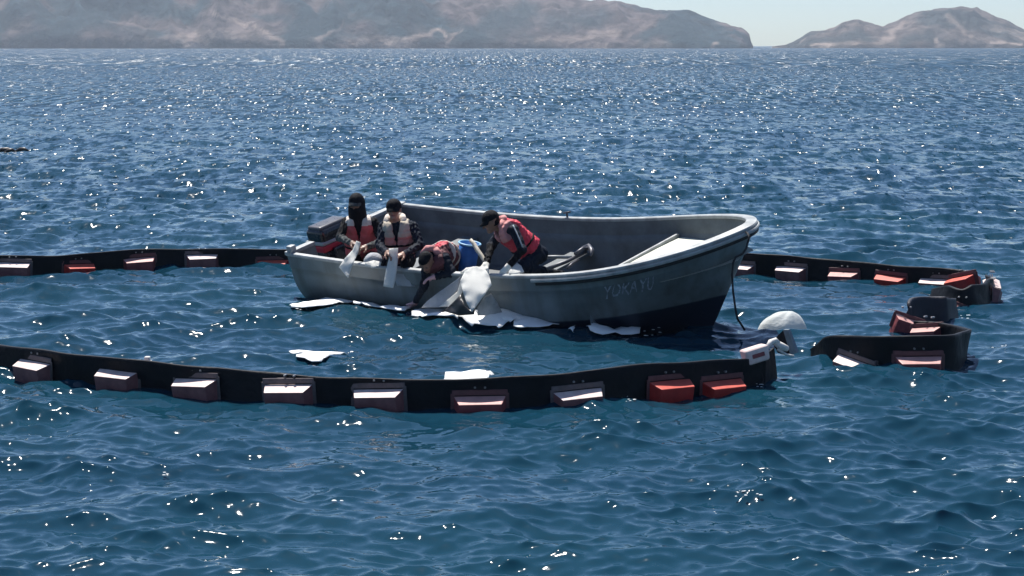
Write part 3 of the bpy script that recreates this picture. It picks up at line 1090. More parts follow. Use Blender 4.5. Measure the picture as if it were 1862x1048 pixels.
def boom(name, pts, floats, label, bolts=True, step=0.06, smooth_it=8, lean=0.0, wallmat='boom', extra=None):
    """pts: [(px, py of the waterline, height above water)], floats: [(px, colour, dz, tilt)]"""
    W = []
    for p in pts:
        w = at(p[0], p[1], 0.0)
        W.append((w.x, w.y, p[2], p[0]))
    Pp, q = poly_resample(W, step)
    Pp = smooth_path(Pp, smooth_it)
    n = len(Pp)
    cen = Vector((float(Pp[n // 2, 0]), float(Pp[n // 2, 1]), 0))
    root = empty(name, cen, label, 'containment boom', 'sections of floating oil containment boom')
    T = np.gradient(Pp[:, :2], axis=0)
    T /= np.linalg.norm(T, axis=1)[:, None] + 1e-9
    N = np.stack([T[:, 1], -T[:, 0]], 1)
    hts = [-0.35, -0.05, 0.06, 0.14, 0.22, 0.30, 0.33]
    m = len(hts)
    wob = np.interp(np.arange(n), np.arange(0, n + 9, 9), rng.normal(0, 1, len(np.arange(0, n + 9, 9))))
    rows = {+1: [], -1: []}
    V = []
    for sg in (1, -1):
        for i in range(n):
            top = Pp[i, 2]
            for k_, hh in enumerate(hts):
                z = hh if hh < 0 else hh / 0.33 * top
                th = 0.011 if k_ < m - 2 else 0.019
                off = sg * th + lean * max(z, 0) + 0.020 * wob[i] * (hh / 0.33) + 0.010 * math.sin(q[i] * 9 + hh * 9) * (hh / .33)
                V.append((Pp[i, 0] + N[i, 0] * off, Pp[i, 1] + N[i, 1] * off, z + (0.004 * math.sin(q[i] * 5.1) if k_ >= m - 2 else 0)))
    o = n * m
    F = grid_faces(n, m, 0) + grid_faces(n, m, o, True)
    for i in range(n - 1):
        F.append((i * m + m - 1, (i + 1) * m + m - 1, o + (i + 1) * m + m - 1, o + i * m + m - 1))
    for i in (0, n - 1):
        for k_ in range(m - 1):
            F.append((i * m + k_, i * m + k_ + 1, o + i * m + k_ + 1, o + i * m + k_))
    mesh_obj('skirt', V, F, M[wallmat], root, world_verts=True)
    B = []
    for f in floats:
        px, col = f[0], f[1]
        dz = f[2] if len(f) > 2 else 0.0
        tilt = f[3] if len(f) > 3 else 0.0
        # where on the wall: by the picture column carried along the path, or by index share
        i = int(np.argmin(np.abs(Pp[:, 3] - px))) if not (len(f) > 4) else int(f[4] * (n - 1))
        a, b = max(i - 3, 0), min(i + 3, n - 1)
        tv = Vector((Pp[b, 0] - Pp[a, 0], Pp[b, 1] - Pp[a, 1], 0)).normalized()
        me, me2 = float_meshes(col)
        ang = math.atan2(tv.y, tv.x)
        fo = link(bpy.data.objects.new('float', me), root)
        jit = random.uniform(-0.06, 0.06)
        ang += random.uniform(-0.05, 0.05)
        fo.matrix_basis = Matrix.Translation(Vector((Pp[i, 0], Pp[i, 1], dz)) - cen) @ Matrix.Rotation(ang, 4, 'Z') @ Matrix.Rotation(jit + tilt, 4, 'Y') @ Matrix.Scale(f[5] if len(f) > 5 else 1.0, 4)
        fo['label'] = {'float_pale': 'pale faded float', 'float_pink': 'pink faded float', 'float_red': 'red float'}[col]
        po = link(bpy.data.objects.new('clamp_plate', me2), fo)
        for sx_ in (-0.045, 0.045):
            B.append((Pp[i, 0] + tv.x * sx_, Pp[i, 1] + tv.y * sx_, dz + 0.238, ang))
    if bolts and B:
        bm = bmesh.new()
        for (x, y, z, a) in B:
            bm_box(bm, (0.02, 0.062, 0.018), Matrix.Translation((x - cen.x, y - cen.y, z)) @ Matrix.Rotation(a, 4, 'Z'), 0.004, 1)
        ob = bm_obj('bolts', bm, M['bolt'], root)
        ob['kind'] = 'stuff'
    return root, Pp, cen


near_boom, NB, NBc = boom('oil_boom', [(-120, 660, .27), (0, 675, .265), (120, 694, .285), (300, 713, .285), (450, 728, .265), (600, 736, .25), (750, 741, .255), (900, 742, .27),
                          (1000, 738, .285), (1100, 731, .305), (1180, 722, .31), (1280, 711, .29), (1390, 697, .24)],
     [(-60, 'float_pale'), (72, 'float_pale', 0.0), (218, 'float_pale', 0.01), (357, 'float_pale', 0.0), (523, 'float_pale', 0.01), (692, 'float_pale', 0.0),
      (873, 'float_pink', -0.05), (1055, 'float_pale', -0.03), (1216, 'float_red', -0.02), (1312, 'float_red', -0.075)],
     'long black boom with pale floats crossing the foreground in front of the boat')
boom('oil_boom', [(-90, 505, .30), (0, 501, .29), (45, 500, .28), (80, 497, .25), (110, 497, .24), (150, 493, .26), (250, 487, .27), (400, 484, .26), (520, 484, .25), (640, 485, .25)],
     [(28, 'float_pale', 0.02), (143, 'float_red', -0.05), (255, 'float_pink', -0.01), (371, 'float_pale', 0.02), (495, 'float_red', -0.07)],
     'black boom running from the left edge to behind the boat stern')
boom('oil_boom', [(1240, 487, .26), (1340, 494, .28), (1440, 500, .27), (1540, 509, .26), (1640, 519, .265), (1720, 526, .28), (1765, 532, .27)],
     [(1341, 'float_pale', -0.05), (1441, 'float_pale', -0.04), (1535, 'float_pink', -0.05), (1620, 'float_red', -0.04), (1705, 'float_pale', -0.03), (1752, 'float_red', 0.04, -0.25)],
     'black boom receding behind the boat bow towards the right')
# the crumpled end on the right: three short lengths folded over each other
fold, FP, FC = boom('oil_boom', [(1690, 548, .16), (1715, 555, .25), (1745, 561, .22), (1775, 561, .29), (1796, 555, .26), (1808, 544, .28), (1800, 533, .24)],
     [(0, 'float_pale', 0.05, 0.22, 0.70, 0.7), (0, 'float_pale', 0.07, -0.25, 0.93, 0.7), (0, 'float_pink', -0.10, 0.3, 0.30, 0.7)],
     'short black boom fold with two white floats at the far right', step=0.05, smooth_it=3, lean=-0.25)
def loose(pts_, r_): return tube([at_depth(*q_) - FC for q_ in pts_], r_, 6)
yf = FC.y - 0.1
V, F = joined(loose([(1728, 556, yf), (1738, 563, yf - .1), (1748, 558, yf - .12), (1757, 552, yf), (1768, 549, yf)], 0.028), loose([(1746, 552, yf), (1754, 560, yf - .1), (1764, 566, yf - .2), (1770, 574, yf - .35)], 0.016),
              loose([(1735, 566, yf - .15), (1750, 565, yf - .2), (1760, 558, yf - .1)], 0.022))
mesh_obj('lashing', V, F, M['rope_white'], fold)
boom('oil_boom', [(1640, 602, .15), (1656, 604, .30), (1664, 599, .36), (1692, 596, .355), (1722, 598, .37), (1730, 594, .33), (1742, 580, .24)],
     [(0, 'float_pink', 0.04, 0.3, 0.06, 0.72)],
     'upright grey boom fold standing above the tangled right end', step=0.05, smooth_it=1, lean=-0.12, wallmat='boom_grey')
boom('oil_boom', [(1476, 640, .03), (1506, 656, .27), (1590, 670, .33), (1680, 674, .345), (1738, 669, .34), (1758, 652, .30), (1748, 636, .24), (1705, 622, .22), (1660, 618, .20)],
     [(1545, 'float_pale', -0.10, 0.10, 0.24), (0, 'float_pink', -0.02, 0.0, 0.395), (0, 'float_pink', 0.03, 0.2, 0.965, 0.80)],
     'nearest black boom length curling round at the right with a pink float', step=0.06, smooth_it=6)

# fittings at the right end of the front boom
pe = at(1390, 700, 0)
c0 = at_depth(1373, 645, pe.y + 0.05)
bm = bmesh.new()
rounded_lump(bm, (0.25, 0.16, 0.15), (0, 0, 0), 0.03, 0.92)
fo = bm_obj('float', bm, M['float_lit_tone'], near_boom)
fo.matrix_basis = Matrix.Translation(c0 - NBc) @ Matrix.Rotation(R(-14), 4, 'Y') @ Matrix.Rotation(R(18), 4, 'Z')
fo['label'] = 'pale float flipped up on the end of the boom'
bm = bmesh.new()
bm_box(bm, (0.16, 0.05, 0.008), Matrix.Translation((0, -0.083, 0.0)) @ Matrix.Rotation(R(90), 4, 'X') @ Matrix.Scale(0.8, 4), 0.003, 1)
bm_obj('recess', bm, M['float_pink'], fo)
# upright end plate leaning to the right
a, b = at_depth(1425, 602, pe.y + 0.75), at_depth(1446, 652, pe.y + 0.62)
c, d_ = at_depth(1404, 622, pe.y + 0.72), at_depth(1410, 652, pe.y + 0.6)
def plate(name, quad, thick, m, parent, off):
    q = [Vector(v) - off for v in quad]
    n = (q[1] - q[0]).cross(q[2] - q[0]).normalized() * thick
    V = q + [v + n for v in q]
    F = [(0, 1, 2, 3), (7, 6, 5, 4)] + [(i, (i + 1) % 4, 4 + (i + 1) % 4, 4 + i) for i in range(4)]
    return mesh_obj(name, V, F, m, parent, smooth=False)
plate('end_plate', [at_depth(1424, 600, pe.y + 0.72), at_depth(1433, 600, pe.y + 0.66), at_depth(1449, 642, pe.y + 0.60), at_depth(1437, 646, pe.y + 0.66)], 0.03, M['connector'], near_boom, NBc)
plate('end_flap', [at_depth(1403, 621, pe.y + 0.75), at_depth(1424, 601, pe.y + 0.74), at_depth(1440, 650, pe.y + 0.66), at_depth(1414, 642, pe.y + 0.70)], 0.015, M['boom'], near_boom, NBc)
plate('end_flap', [at_depth(1385, 655, pe.y + 0.06), at_depth(1408, 632, pe.y + 0.45), at_depth(1414, 690, pe.y + 0.40), at_depth(1388, 704, pe.y + 0.04)], 0.02, M['boom'], near_boom, NBc)
V, F = joined(tube([at_depth(1395, 632, pe.y + 0.3), at_depth(1402, 622, pe.y + 0.36), at_depth(1410, 619, pe.y + 0.4), at_depth(1416, 624, pe.y + 0.42)], 0.03, 8, [0.02, 0.03, 0.028, 0.02]),
              tube([at_depth(1408, 622, pe.y + 0.4), at_depth(1420, 630, pe.y + 0.45), at_depth(1431, 634, pe.y + 0.5)], 0.04, 8, [0.028, 0.04, 0.03]),
              tube([at_depth(1414, 636, pe.y + 0.42), at_depth(1430, 645, pe.y + 0.48), at_depth(1443, 648, pe.y + 0.5)], 0.014, 6))
mesh_obj('lashing', [Vector(v) - NBc for v in V], F, M['rope_white'], near_boom)
# small white tie on the front boom
c0 = at_depth(268, 653, 17.7)
bm = bmesh.new()
rounded_lump(bm, (0.055, 0.055, 0.05), c0 - NBc, 0.015)
bm_box(bm, (0.02, 0.05, 0.03), Matrix.Translation(c0 - NBc + Vector((0.03, 0, -0.03))), 0.004)
bm_obj('tie', bm, M['rope_white'], near_boom)


# ------------------------------------------------------------------ cloth sheets
def in_poly(P, poly):
    x, y = P
    c = False
    j = len(poly) - 1
    for i in range(len(poly)):
        xi, yi = poly[i][0], poly[i][1]; xj, yj = poly[j][0], poly[j][1]
        if (yi > y) != (yj > y) and x < (xj - xi) * (y - yi) / (yj - yi) + xi:
            c = not c
        j = i
    return c


def cloth_tris(poly, step, jitter=0.25):
    """triangulate a 2-D outline with interior points"""
    out = []
    k = len(poly)
    for i in range(k):
        a, b = np.array(poly[i][:2], float), np.array(poly[(i + 1) % k][:2], float)
        nseg = max(1, int(np.linalg.norm(b - a) / step))
        for j in range(nseg):
            out.append(a + (b - a) * j / nseg)
    nb = len(out)
    xs_ = [p[0] for p in out]; ys_ = [p[1] for p in out]
    y = min(ys_) + step * 0.6
    while y < max(ys_):
        x = min(xs_) + step * 0.6
        while x < max(xs_):
            c = (x + random.uniform(-jitter, jitter) * step, y + random.uniform(-jitter, jitter) * step)
            if in_poly(c, poly) and min((c[0] - o[0]) ** 2 + (c[1] - o[1]) ** 2 for o in out[:nb]) > (0.45 * step) ** 2:
                out.append(np.array(c))
            x += step
        y += step
    r = delaunay_2d_cdt([Vector((float(p[0]), float(p[1]))) for p in out], [], [list(range(nb))], 1, 1e-6)
    return [tuple(v) for v in r[0]], [tuple(f) for f in r[2]]


def thicken(name, V, F, m, thick, label, cat='sheet', group=None, up=None):
    V = [Vector(v) for v in V]
    nrm = [Vector((0, 0, 0)) for _ in V]
    for f in F:
        n = (V[f[1]] - V[f[0]]).cross(V[f[2]] - V[f[0]])
        for i in f:
            nrm[i] += n
    nrm = [n.normalized() if n.length > 0 else Vector((0, 0, 1)) for n in nrm]
    k = len(V)
    V2 = [v + n * thick / 2 for v, n in zip(V, nrm)] + [v - n * thick / 2 for v, n in zip(V, nrm)]
    F2 = list(F) + [tuple(i + k for i in f[::-1]) for f in F]
    cnt = {}
    for f in F:
        for i in range(len(f)):
            e = (f[i], f[(i + 1) % len(f)])
            cnt[e] = True
    for (a, b) in list(cnt):
        if (b, a) not in cnt:
            F2.append((b, a, a + k, b + k))
    c = sum(V, Vector()) / k
    o = mesh_obj(name, [v - c for v in V2], F2, m)
    o.location = c
    return tag(o, label, cat, group)


def water_sheet(px_poly, m, label, lift=0.05, puff=0.035, seed=0, step=0.07, group='white absorbent sheets floating on the water', name='absorbent_sheet', level=0.02):
    wp = [at(p[0], p[1], level) for p in px_poly]
    # corners a little softened, edges a little ragged
    wp = [q for a, b in zip(wp, wp[1:] + wp[:1]) for q in (a.lerp(b, 0.14), a.lerp(b, 0.5), a.lerp(b, 0.86))]
    wp = [q + Vector((random.uniform(-0.03, 0.03), random.uniform(-0.05, 0.05), 0)) for q in wp]
    V2, F = cloth_tris([(w.x, w.y) for w in wp], step)
    X = np.array([v[0] for v in V2]); Y = np.array([v[1] for v in V2])
    wz = wave_z(X, Y, 0.8)
    d = np.array([min(math.hypot(v[0] - w.x, v[1] - w.y) for w in wp) for v in V2])
    e = np.clip(d / max(d.max(), 1e-6), 0, 1)
    crease = 0.012 * np.sin(X * 13 + 2.2 * np.sin(Y * 7 + seed) + seed) * (0.3 + 0.7 * e)
    Z = wz + crease + lift * (0.62 + 0.38 * np.clip(e * 2.0, 0, 1)) + 0.6 * puff * (fbm(X * 4 + seed, Y * 4, seed, 3) - 0.3) * 2 * np.clip(e * 1.8, 0.06, 1)
    return thicken(name, np.stack([X, Y, Z], 1), F, m, 0.006, label, group=group)


def hung_sheet(outline, m, label, bulge=0.03, seed=0, step=4.0, thick=0.008, group=None, name='absorbent_sheet', cat='sheet'):
    """outline = [(px, py, distance)]; interior distance is blended from the outline, with soft folds"""
    V2, F = cloth_tris([(p[0], p[1]) for p in outline], step)
    A = np.array(outline, float)
    out = []
    for (x, y) in V2:
        w = 1 / ((A[:, 0] - x) ** 2 + (A[:, 1] - y) ** 2 + 40.0) ** 1.1
        Y = float((w * A[:, 2]).sum() / w.sum())
        Y -= bulge * (float(fbm(np.array(x / 22.0 + seed), np.array(y / 50.0 + seed), seed, 2)) - 0.45) * 2
        out.append(at_depth(x, y, Y))
    return thicken(name, out, [f[::-1] for f in F], m, thick, label, cat, group)


G = 'white absorbent sheets floating on the water'
water_sheet([(527, 559), (545, 551), (575, 550), (600, 546), (640, 549), (652, 553), (622, 558), (606, 564), (575, 563), (545, 562)], M['sheet_wet'],
            'white absorbent sheet afloat under the boat stern, leftmost along the hull', seed=1)
water_sheet([(690, 559), (720, 559), (745, 563), (742, 571), (712, 569), (693, 565)], M['sheet_wet'], 'narrow white sheet afloat beside the pink gloved hand', seed=2)
water_sheet([(748, 574), (768, 567), (800, 566), (822, 578), (838, 589), (800, 587), (768, 582)], M['sheet_wet'], 'white sheet afloat just right of the pink gloved hand', seed=3)
water_sheet([(822, 583), (850, 574), (880, 569), (910, 575), (934, 589), (915, 595), (880, 593), (850, 592)], M['sheet_wet'],
            'crumpled white sheet afloat below the big hanging sheet', seed=4, puff=0.035)
water_sheet([(934, 597), (944, 585), (958, 578), (984, 585), (1022, 593), (1000, 598), (965, 599)], M['sheet_wet'],
            'peaked white sheet afloat right of the others under mid hull', seed=5, puff=0.035)
water_sheet([(1068, 602), (1080, 597), (1110, 601), (1165, 597), (1160, 604), (1100, 608)], M['sheet_wet'], 'thin white scrap afloat below the painted name', seed=6, puff=0.01)
water_sheet([(1036, 601), (1046, 598), (1050, 603), (1040, 605)], M['sheet_wet'], 'tiny white scrap afloat between two sheets under mid hull', seed=7, puff=0.01, step=0.04)
water_sheet([(526, 649), (545, 640), (580, 637), (632, 642), (604, 650), (578, 660), (545, 656)], M['sheet_wet'],
            'white sheet floating alone between boat stern and front boom', seed=8, puff=0.035)
water_sheet([(800, 700), (830, 688), (860, 682), (885, 684), (895, 694), (880, 704), (830, 708)], M['sheet_wet'], 'white sheet showing above the middle of the front boom', seed=9, puff=0.06, lift=0.06)

water_sheet([(640, 557), (668, 554), (700, 558), (690, 564), (655, 563)], M['sheet_wet'], 'small thin white sheet afloat between the stern sheet and the pink glove', seed=12, puff=0.01)
water_sheet([(800, 577), (830, 574), (868, 576), (872, 583), (838, 587), (806, 585)], M['sheet_wet'], 'white sheet afloat overlapping two others below the black oily sheet', seed=14, puff=0.035, lift=0.065)
water_sheet([(895, 580), (925, 578), (952, 585), (956, 590), (925, 592), (900, 589)], M['sheet_wet'], 'white sheet afloat bridging towards the peaked sheet', seed=15, puff=0.04, lift=0.06)

# the puffed, air-filled sheet right of the bow
def puffed(px0, px1, py_w, py_top, label, m, name='absorbent_sheet', group=None):
    c = at((px0 + px1) / 2, py_w, 0)
    rx = (px1 - px0) / 2 / FPX * c.y
    hz = (py_w - py_top) / FPX * c.y * 0.92
    ry = rx * 0.62
    V, F = [], []
    n, mm = 28, 12
    for j in range(mm + 1):
        rho = 1 - j / mm
        for i in range(n):
            a = 2 * math.pi * i / n
            ca, sa = math.cos(a), math.sin(a)
            ex = rho * (1 + 0.05 * math.sin(5 * a + 2.2))
            x = rx * ex * ca + 0.30 * rx * (1 - rho)
            y = ry * ex * math.copysign(abs(sa) ** 1.25, sa) + 0.1 * ry * (1 - rho)
            crease = 1 + 0.11 * math.sin(6 * a + 5 * rho) * rho + 0.07 * math.sin(11 * a - 3 * rho) * rho
            V.append((x, y, hz * (1 - rho ** 2.1) ** 0.9 * crease - 0.02 - 0.03 * (j == 0)))
    F = [(j * n + i, j * n + (i + 1) % n, (j + 1) * n + (i + 1) % n, (j + 1) * n + i) for j in range(mm) for i in range(n)]
    o = mesh_obj(name, V, F, m)
    o.location = c
    return tag(o, label, 'sheet', group)


M['sheet_veil'] = mat('wet_felt', (0.74, 0.78, 0.78), 0.7, 0.15, 4, 0.006, 30, translucent=0.35)
puffed(1374, 1467, 595, 560, 'pale grey puffed up sheet floating right of the boat bow', M['sheet_veil'], group=G)

# flecks of foam along the boom and on crests, some painting sun glints
V, F = [], []
for (x, y, w_, n_) in ((1130, 727, 14, 9), (1148, 735, 10, 6), (1262, 710, 12, 6), (1385, 702, 14, 6), (20, 276, 34, 26), (955, 375, 12, 8), (1690, 674, 10, 4), (1585, 664, 10, 6),
                    (1735, 577, 26, 14), (300, 866, 5, 3), (1360, 905, 30, 10), (612, 918, 10, 5), (660, 560, 14, 8), (1180, 601, 30, 9), (540, 561, 16, 9), (1450, 592, 12, 8), (1830, 634, 24, 9), (95, 495, 6, 3)):
    for _ in range(n_):
        p = at(x + random.gauss(0, w_ * 0.5), y + random.gauss(0, w_ * 0.10), 0)
        z = float(wave_z(p.x, p.y)[0]) * 0.8
        sz = random.uniform(0.35, 1.0) * 2.6 / FPX * p.y
        o_ = len(V)
        k_ = 7
        for ring_, (rr_, zz_) in enumerate(((1.0, 0.0), (0.75, 0.35), (0.0, 0.5))):
            for i in range(k_):
                a_ = 2 * math.pi * i / k_
                V.append((p.x + sz * 1.4 * rr_ * math.cos(a_) * random.uniform(0.8, 1.2), p.y + sz * rr_ * math.sin(a_), z + 0.015 + sz * zz_))
        for j in range(2):
            for i in range(k_):
                F.append((o_ + j * k_ + i, o_ + j * k_ + (i + 1) % k_, o_ + (j + 1) * k_ + (i + 1) % k_, o_ + (j + 1) * k_ + i))
tag(mesh_obj('foam', V, F, M['foam']), 'white foam and sun glint flecks on the water', kind='stuff')

# sheets over the side of the boat
H = 'sheets handled over the side of the boat'
hung_sheet([(860, 485, 21.62), (880, 486, 21.56), (889, 500, 21.38), (894, 518, 21.25), (880, 538, 21.12), (858, 568, 21.0), (849, 552, 21.03), (841, 530, 21.12), (837, 510, 21.25), (845, 494, 21.48)],
           M['sheet'], 'large white sheet hanging to a point, held by the man in the bright red vest', 0.03, 3, group=H)
hung_sheet([(839, 506, 21.72), (832, 530, 21.75), (806, 552, 21.8), (798, 558, 21.82), (815, 558, 21.75), (832, 549, 21.7), (840, 532, 21.66)],
           M['sheet'], 'narrow white sheet fold left of the big hanging sheet', 0.03, 5, group=H)
hung_sheet([(838, 503, 21.82), (826, 512, 21.85), (800, 530, 21.95), (776, 548, 22.05), (766, 560, 22.1), (800, 559, 21.95), (818, 545, 21.88), (834, 525, 21.82)],  # cloth in shade; the shade is put into its grey colour
           M['sheet_grey'], 'grey shaded sheet draped down the hull beside the arm', 0.05, 7, group=H)
hung_sheet([(838, 536, 21.45), (845, 556, 21.3), (856, 566, 21.25), (864, 562, 21.3), (862, 572, 21.3), (835, 574, 21.4), (806, 566, 21.6), (818, 556, 21.6)],  # oily sheet blackened to paint in the shade of the gap
           M['sheet_black'], 'black oily sheet for the dark gap under the big hanging sheet', 0.04, 9, group=H)
hung_sheet([(868, 560, 21.35), (880, 540, 21.3), (893, 534, 21.3), (905, 552, 21.35), (914, 570, 21.45), (890, 574, 21.4), (868, 574, 21.35)],
           M['sheet_dirty'], 'greyish stained sheet bunched at the waterline by the hull', 0.07, 11, group=H)
hung_sheet([(707, 452, 22.42), (724, 451, 22.42), (723, 478, 22.36), (719, 510, 22.30), (715, 524, 22.28), (697, 521, 22.30), (701, 495, 22.34), (707, 470, 22.4)],
           M['sheet'], 'long white strip held down over the side by the man in the beige vest', 0.03, 13, group=H)
hung_sheet([(722, 498, 22.47), (758, 500, 22.34), (757, 522, 22.44), (722, 520, 22.55), (719, 510, 22.55)],
           M['sheet_grey'], 'square grey sheet lying against the hull beside the white strip', 0.015, 15, group=H)
hung_sheet([(648, 438, 23.05), (656, 441, 23.03), (651, 460, 22.93), (641, 482, 22.80), (633, 506, 22.76), (616, 486, 22.82), (627, 470, 22.9), (641, 455, 23.0)],
           M['sheet'], 'white folded sheet in the hands of the hooded person', 0.03, 17, group=H)
hung_sheet([(663, 478, 22.80), (680, 474, 22.84), (706, 479, 22.70), (704, 489, 22.58), (678, 488, 22.66), (664, 483, 22.76)],
           M['sheet'], 'small white pad lying on the gunwale between the two seated people', 0.03, 19, group=H)
hung_sheet([(925, 494, 21.42), (932, 486, 21.5), (940, 478, 21.58), (948, 484, 21.5), (953, 495, 21.34), (940, 499, 21.27), (926, 500, 21.35)],
           M['sheet'], 'small white pad on the gunwale by the kneeling man knee', 0.04, 21, group=H)
hung_sheet([(836, 497, 21.9), (848, 487, 21.8), (866, 485, 21.75), (882, 487, 21.66), (884, 494, 21.52), (862, 495, 21.6), (845, 499, 21.74)],
           M['sheet'], 'rolled white sheet lying along the gunwale above the hanging sheet', 0.05, 23, group=H)
# grey bundle inside the boat between the two seated people
c = at_depth(679, 474, 22.98)
V, F = [], []
n, mm = 18, 9
for j in range(mm + 1):
    t = math.pi * (j / mm)
    for i in range(n):
        a = 2 * math.pi * i / n
        f = 1 + 0.10 * math.sin(3 * a + 2 * t) + 0.07 * math.sin(5 * a - t)
        V.append((0.115 * f * math.sin(t) * math.cos(a), 0.12 * f * math.sin(t) * math.sin(a), 0.10 * math.cos(t)))
F = [(j * n + i, (j + 1) * n + i, (j + 1) * n + (i + 1) % n, j * n + (i + 1) % n) for j in range(mm) for i in range(n)]
o = mesh_obj('sheet_bundle', V, F, M['sheet_grey'])
o.location = c
tag(o, 'grey bundled sheet inside the boat between the two seated people', 'sheet bundle')

# ------------------------------------------------------------------ gear in the boat
def frame_from(z, x):
    z = Vector(z).normalized(); x = Vector(x)
    x = (x - z * x.dot(z)).normalized()
    return Matrix((x, z.cross(x), z)).transposed()


# blue bucket leaning behind the people
bc = at_depth(851, 470, 22.45)
bucket = empty('bucket', bc, 'blue plastic bucket between the stooping person and the kneeling man', 'bucket')
bucket.matrix_basis = Matrix.Translation(bc) @ frame_from((0.12, -0.12, 1), (1, 0, 0)).to_4x4()
V, F = [], []
n = 28
rings = [(-0.22, 0.095), (-0.2, 0.10), (0.19, 0.128), (0.19, 0.119), (-0.19, 0.09)]
for z, r_ in rings:
    for i in range(n):
        a = 2 * math.pi * i / n
        V.append((r_ * math.cos(a), r_ * math.sin(a), z))
for j in range(len(rings) - 1):
    for i in range(n):
        F.append((j * n + i, j * n + (i + 1) % n, (j + 1) * n + (i + 1) % n, (j + 1) * n + i))
F.append(tuple(range(n))[::-1]); F.append(tuple(4 * n + i for i in range(n)))
mesh_obj('tub', V, F, M['blue'], bucket)
ring = [(0.130 * math.cos(2 * math.pi * i / 32), 0.130 * math.sin(2 * math.pi * i / 32), 0.186) for i in range(33)]
V, F = tube(ring, 0.013, 8)
mesh_obj('rim', V, F, M['blue_rim'], bucket)
# pale handle sticking up beside it
V, F = tube([at_depth(855, 436, 22.2), at_depth(862, 444, 22.18), at_depth(868, 455, 22.1), at_depth(876, 466, 22.05), at_depth(882, 476, 22.0), at_depth(884, 490, 21.95)],
            0.02, 10, [0.022, 0.026, 0.028, 0.026, 0.028, 0.022])
o = mesh_obj('pole', V, F, M['tan'])
tag(o, 'pale bent wooden handle standing beside the blue bucket', 'handle')

# anchor lying on the thwart
an = at_depth(1040, 470, 21.6)
anchor = empty('anchor', an, 'dark iron anchor lying inside the boat behind the kneeling man', 'anchor')
def rel(*pts): return [p - an for p in pts]
V, F = tube(rel(at_depth(996, 489, 21.35), at_depth(1030, 476, 21.55), at_depth(1066, 458, 21.75)), 0.024, 8)
mesh_obj('shank', V, F, M['iron'], anchor)
V, F = joined(tube(rel(at_depth(1058, 450, 21.85), at_depth(1070, 448, 21.8), at_depth(1076, 456, 21.7), at_depth(1074, 466, 21.6)), 0.03, 8, [0.012, 0.034, 0.034, 0.012]),
              tube(rel(at_depth(1046, 462, 21.6), at_depth(1060, 452, 21.72), at_depth(1071, 452, 21.76)), 0.022, 8))
mesh_obj('fluke', V, F, M['iron'], anchor)
V, F = tube(rel(at_depth(1032, 488, 21.35), at_depth(1040, 480, 21.45), at_depth(1052, 472, 21.6)), 0.016, 8)
mesh_obj('stock', V, F, M['iron'], anchor)
# a pole lying fore and aft inside
V, F = tube([at_depth(985, 468, 22.2), at_depth(1012, 467.5, 22.2), at_depth(1040, 468, 22.2)], 0.022, 8)
o = mesh_obj('pole', V, F, M['rail'])
tag(o, 'short grey pole lying inside the boat behind the kneeling man', 'pole')

# mooring rope: a turn round the bow rail, then hanging into the water
bowp = at_depth(1350, 430, 20.38)
pts = []
for (x, y, Y) in ((1340, 418, 20.62), (1350, 420, 20.50), (1359, 424, 20.38), (1362, 430, 20.34), (1360, 440, 20.35), (1357, 452, 20.35), (1350, 462, 20.36), (1338, 468, 20.36),
                  (1333, 478, 20.36), (1331, 500, 20.36), (1333, 530, 20.36), (1337, 560, 20.36), (1341, 580, 20.36), (1349, 592, 20.5), (1354, 600, 20.6)):
    pts.append(at_depth(x, y, Y))
V, F = tube(pts, 0.012, 8)
o = mesh_obj('rope', V, F, M['rope_dark'])
tag(o, 'dark mooring rope hanging from the boat bow into the water', 'rope')


# drifting debris out at the left edge, a wave breaking over it
M['debris'] = mat('wet_debris', (0.05, 0.035, 0.025), 0.4, 0.5, 12)
dc = at(24, 277, 0)
V, F = [], []
for (dx, dy, ln_, r_, an_) in ((-0.25, 0, 0.55, 0.07, 0.1), (0.22, 0.2, 0.45, 0.06, -0.2), (0.0, -0.35, 0.35, 0.06, 0.35)):
    a_ = Vector((dx - ln_ / 2 * math.cos(an_), dy - ln_ / 2 * math.sin(an_), 0.02)); b_ = Vector((dx + ln_ / 2 * math.cos(an_), dy + ln_ / 2 * math.sin(an_), 0.03))
    V, F = joined((V, F), tube([a_, a_.lerp(b_, 0.35) + Vector((0, 0.03, 0.05)), a_.lerp(b_, 0.7) + Vector((0, -0.02, 0.06)), b_], r_, 8, [r_ * 0.5, r_, r_ * 0.9, r_ * 0.4]))
o = mesh_obj('floating_debris', V, F, M['debris'])
o.location = dc
tag(o, 'small dark floating debris far out on the water behind the left boom', 'debris', kind='thing')


